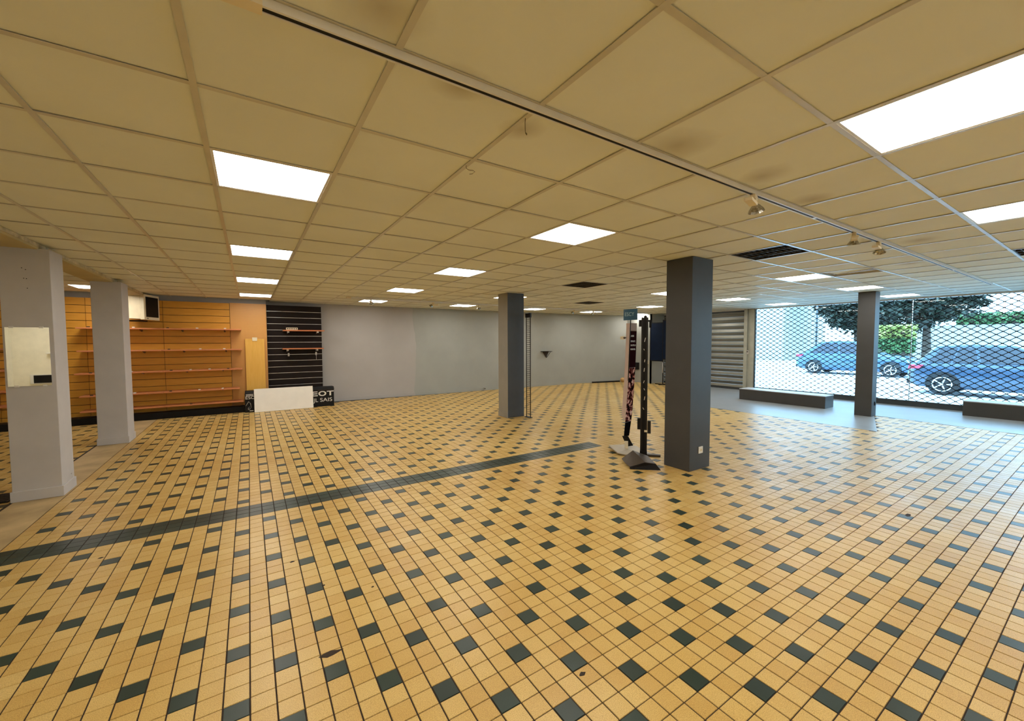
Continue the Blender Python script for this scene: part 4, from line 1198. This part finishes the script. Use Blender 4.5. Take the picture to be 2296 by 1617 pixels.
def leafmat(name, c0, c1):
    m, nt, b = new_mat(name)
    f = noise(nt, pos(nt), 2.5, 3)
    nt.links.new(ramp(nt, f, [(0.35, c0), (0.65, c1)]), b.inputs['Base Color'])
    b.inputs['Roughness'].default_value = 0.6
    return m
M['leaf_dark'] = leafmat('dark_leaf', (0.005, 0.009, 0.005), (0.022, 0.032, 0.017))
M['leaf_green'] = leafmat('green_leaf', (0.03, 0.09, 0.03), (0.10, 0.20, 0.07))
M['leaf_yellow'] = leafmat('yellow_green_leaf', (0.16, 0.20, 0.04), (0.42, 0.42, 0.12))
M['bark'] = simple('bark', (0.05, 0.035, 0.025), 0.9)
def tree(label, x, y, zc, r, count, spread, mat):
    t = thing('tree', label, 'tree', (x, y, -0.06), 'trees across the street')
    cs, rs_ = [], []
    for k in range(10):
        cs.append((random.uniform(-1, 1) * spread * 0.6, random.uniform(-1, 1) * spread, zc + random.uniform(-0.5, 0.5) * r)); rs_.append(r * random.uniform(0.45, 0.75))
    leaves('crown', mat, t, cs, rs_, count, 0.20)
    MB().tube([(0, 0, 0), (0.1, 0.05, zc * 0.5), (0, 0, zc)], 0.2, 10, radii=[0.24, 0.18, 0.10]).build('trunk', M['bark'], t)
    for k in range(4):
        c = cs[k]
        MB().tube([(0.05, 0.02, zc * 0.55), tuple(Vector(c) * 0.6 + Vector((0, 0, zc * 0.3))), c], 0.06, 6, radii=[0.09, 0.06, 0.03]).build('branch', M['bark'], t)
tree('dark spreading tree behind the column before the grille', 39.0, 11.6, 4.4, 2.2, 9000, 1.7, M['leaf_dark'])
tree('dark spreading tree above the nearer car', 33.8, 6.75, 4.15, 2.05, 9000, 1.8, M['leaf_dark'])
hg = thing('hedge', 'clipped yellow green hedge beyond the further car', 'hedge', (29.5, 7.15, -0.06))
leaves('foliage', M['leaf_green'], hg, None, None, 3000, 0.10, (-0.5, 0.5, -0.75, 0.75, 0.95, 1.75))
leaves('sunlit_top', M['leaf_yellow'], hg, None, None, 1800, 0.10, (-0.55, 0.5, -0.78, 0.78, 1.70, 2.42))  # upper foliage in yellow-green leaves
MB().box(-0.35, 0.35, -0.65, 0.65, 0.0, 2.2).build('inner_branches', M['bark'], hg)
h2 = thing('hedge', 'green hedge on top of the far pale wall', 'hedge', (40.4, 1.0, 2.55))
leaves('foliage', M['leaf_green'], h2, None, None, 6000, 0.14, (-0.5, 0.5, -9.0, 5.6, 0.0, 0.75))
MB().box(-0.3, 0.3, -8.8, 5.4, 0.0, 0.55).build('inner_branches', M['bark'], h2)
gw = thing('garden_wall', 'far pale rendered garden wall beyond the cars', 'wall', (40.0, 0, -0.06))
MB().box(0, 0.9, -25, 9.0, 0, 2.55).build('wall_body', M['render_white'], gw)
MB().box(-0.06, 0.96, -25, 9.0, 2.55, 2.61).build('coping', M['render_white'], gw)
hs = thing('house', 'bright white rendered house across the street at left of the grille', 'house', (36.0, 24.0, -0.06))
MB().box(0, 8, -8.6, 14, 0, 5.2).build('house_wall', M['render_white'], hs)
MB().prism([(-0.4, -9.0, 5.2), (8.4, -9.0, 5.2), (4, -9.0, 7.6)], (0, 23.5, 0)).build('roof', M['bench_top'], hs)
for y in (0.5, 4.5, 9.0):
    f = MB().box(-0.05, 0.02, y - 0.5, y + 0.5, 2.9, 4.0).build('window', M['white_plastic'], hs)
    MB().box(-0.07, -0.05, y - 0.44, y + 0.44, 2.96, 3.94).build('pane', M['carglass'], f)
pl = thing('street_pole', 'slim dark pole across the street beside the house', 'pole', (29.0, 10.6, -0.06))
MB().tube([(0, 0, 0), (0, 0, 4.6)], 0.05, 8).build('pole_shaft', M['sill'], pl)
MB().tube([(0, 0, 4.5), (0, -0.5, 4.75)], 0.035, 8).build('pole_arm', M['sill'], pl)
MB().lathe([(0.10, 0), (0.10, 0.08), (0.06, 0.3)], (0, 0, 0), (0, 0, 1), 12).build('pole_base', M['sill'], pl)
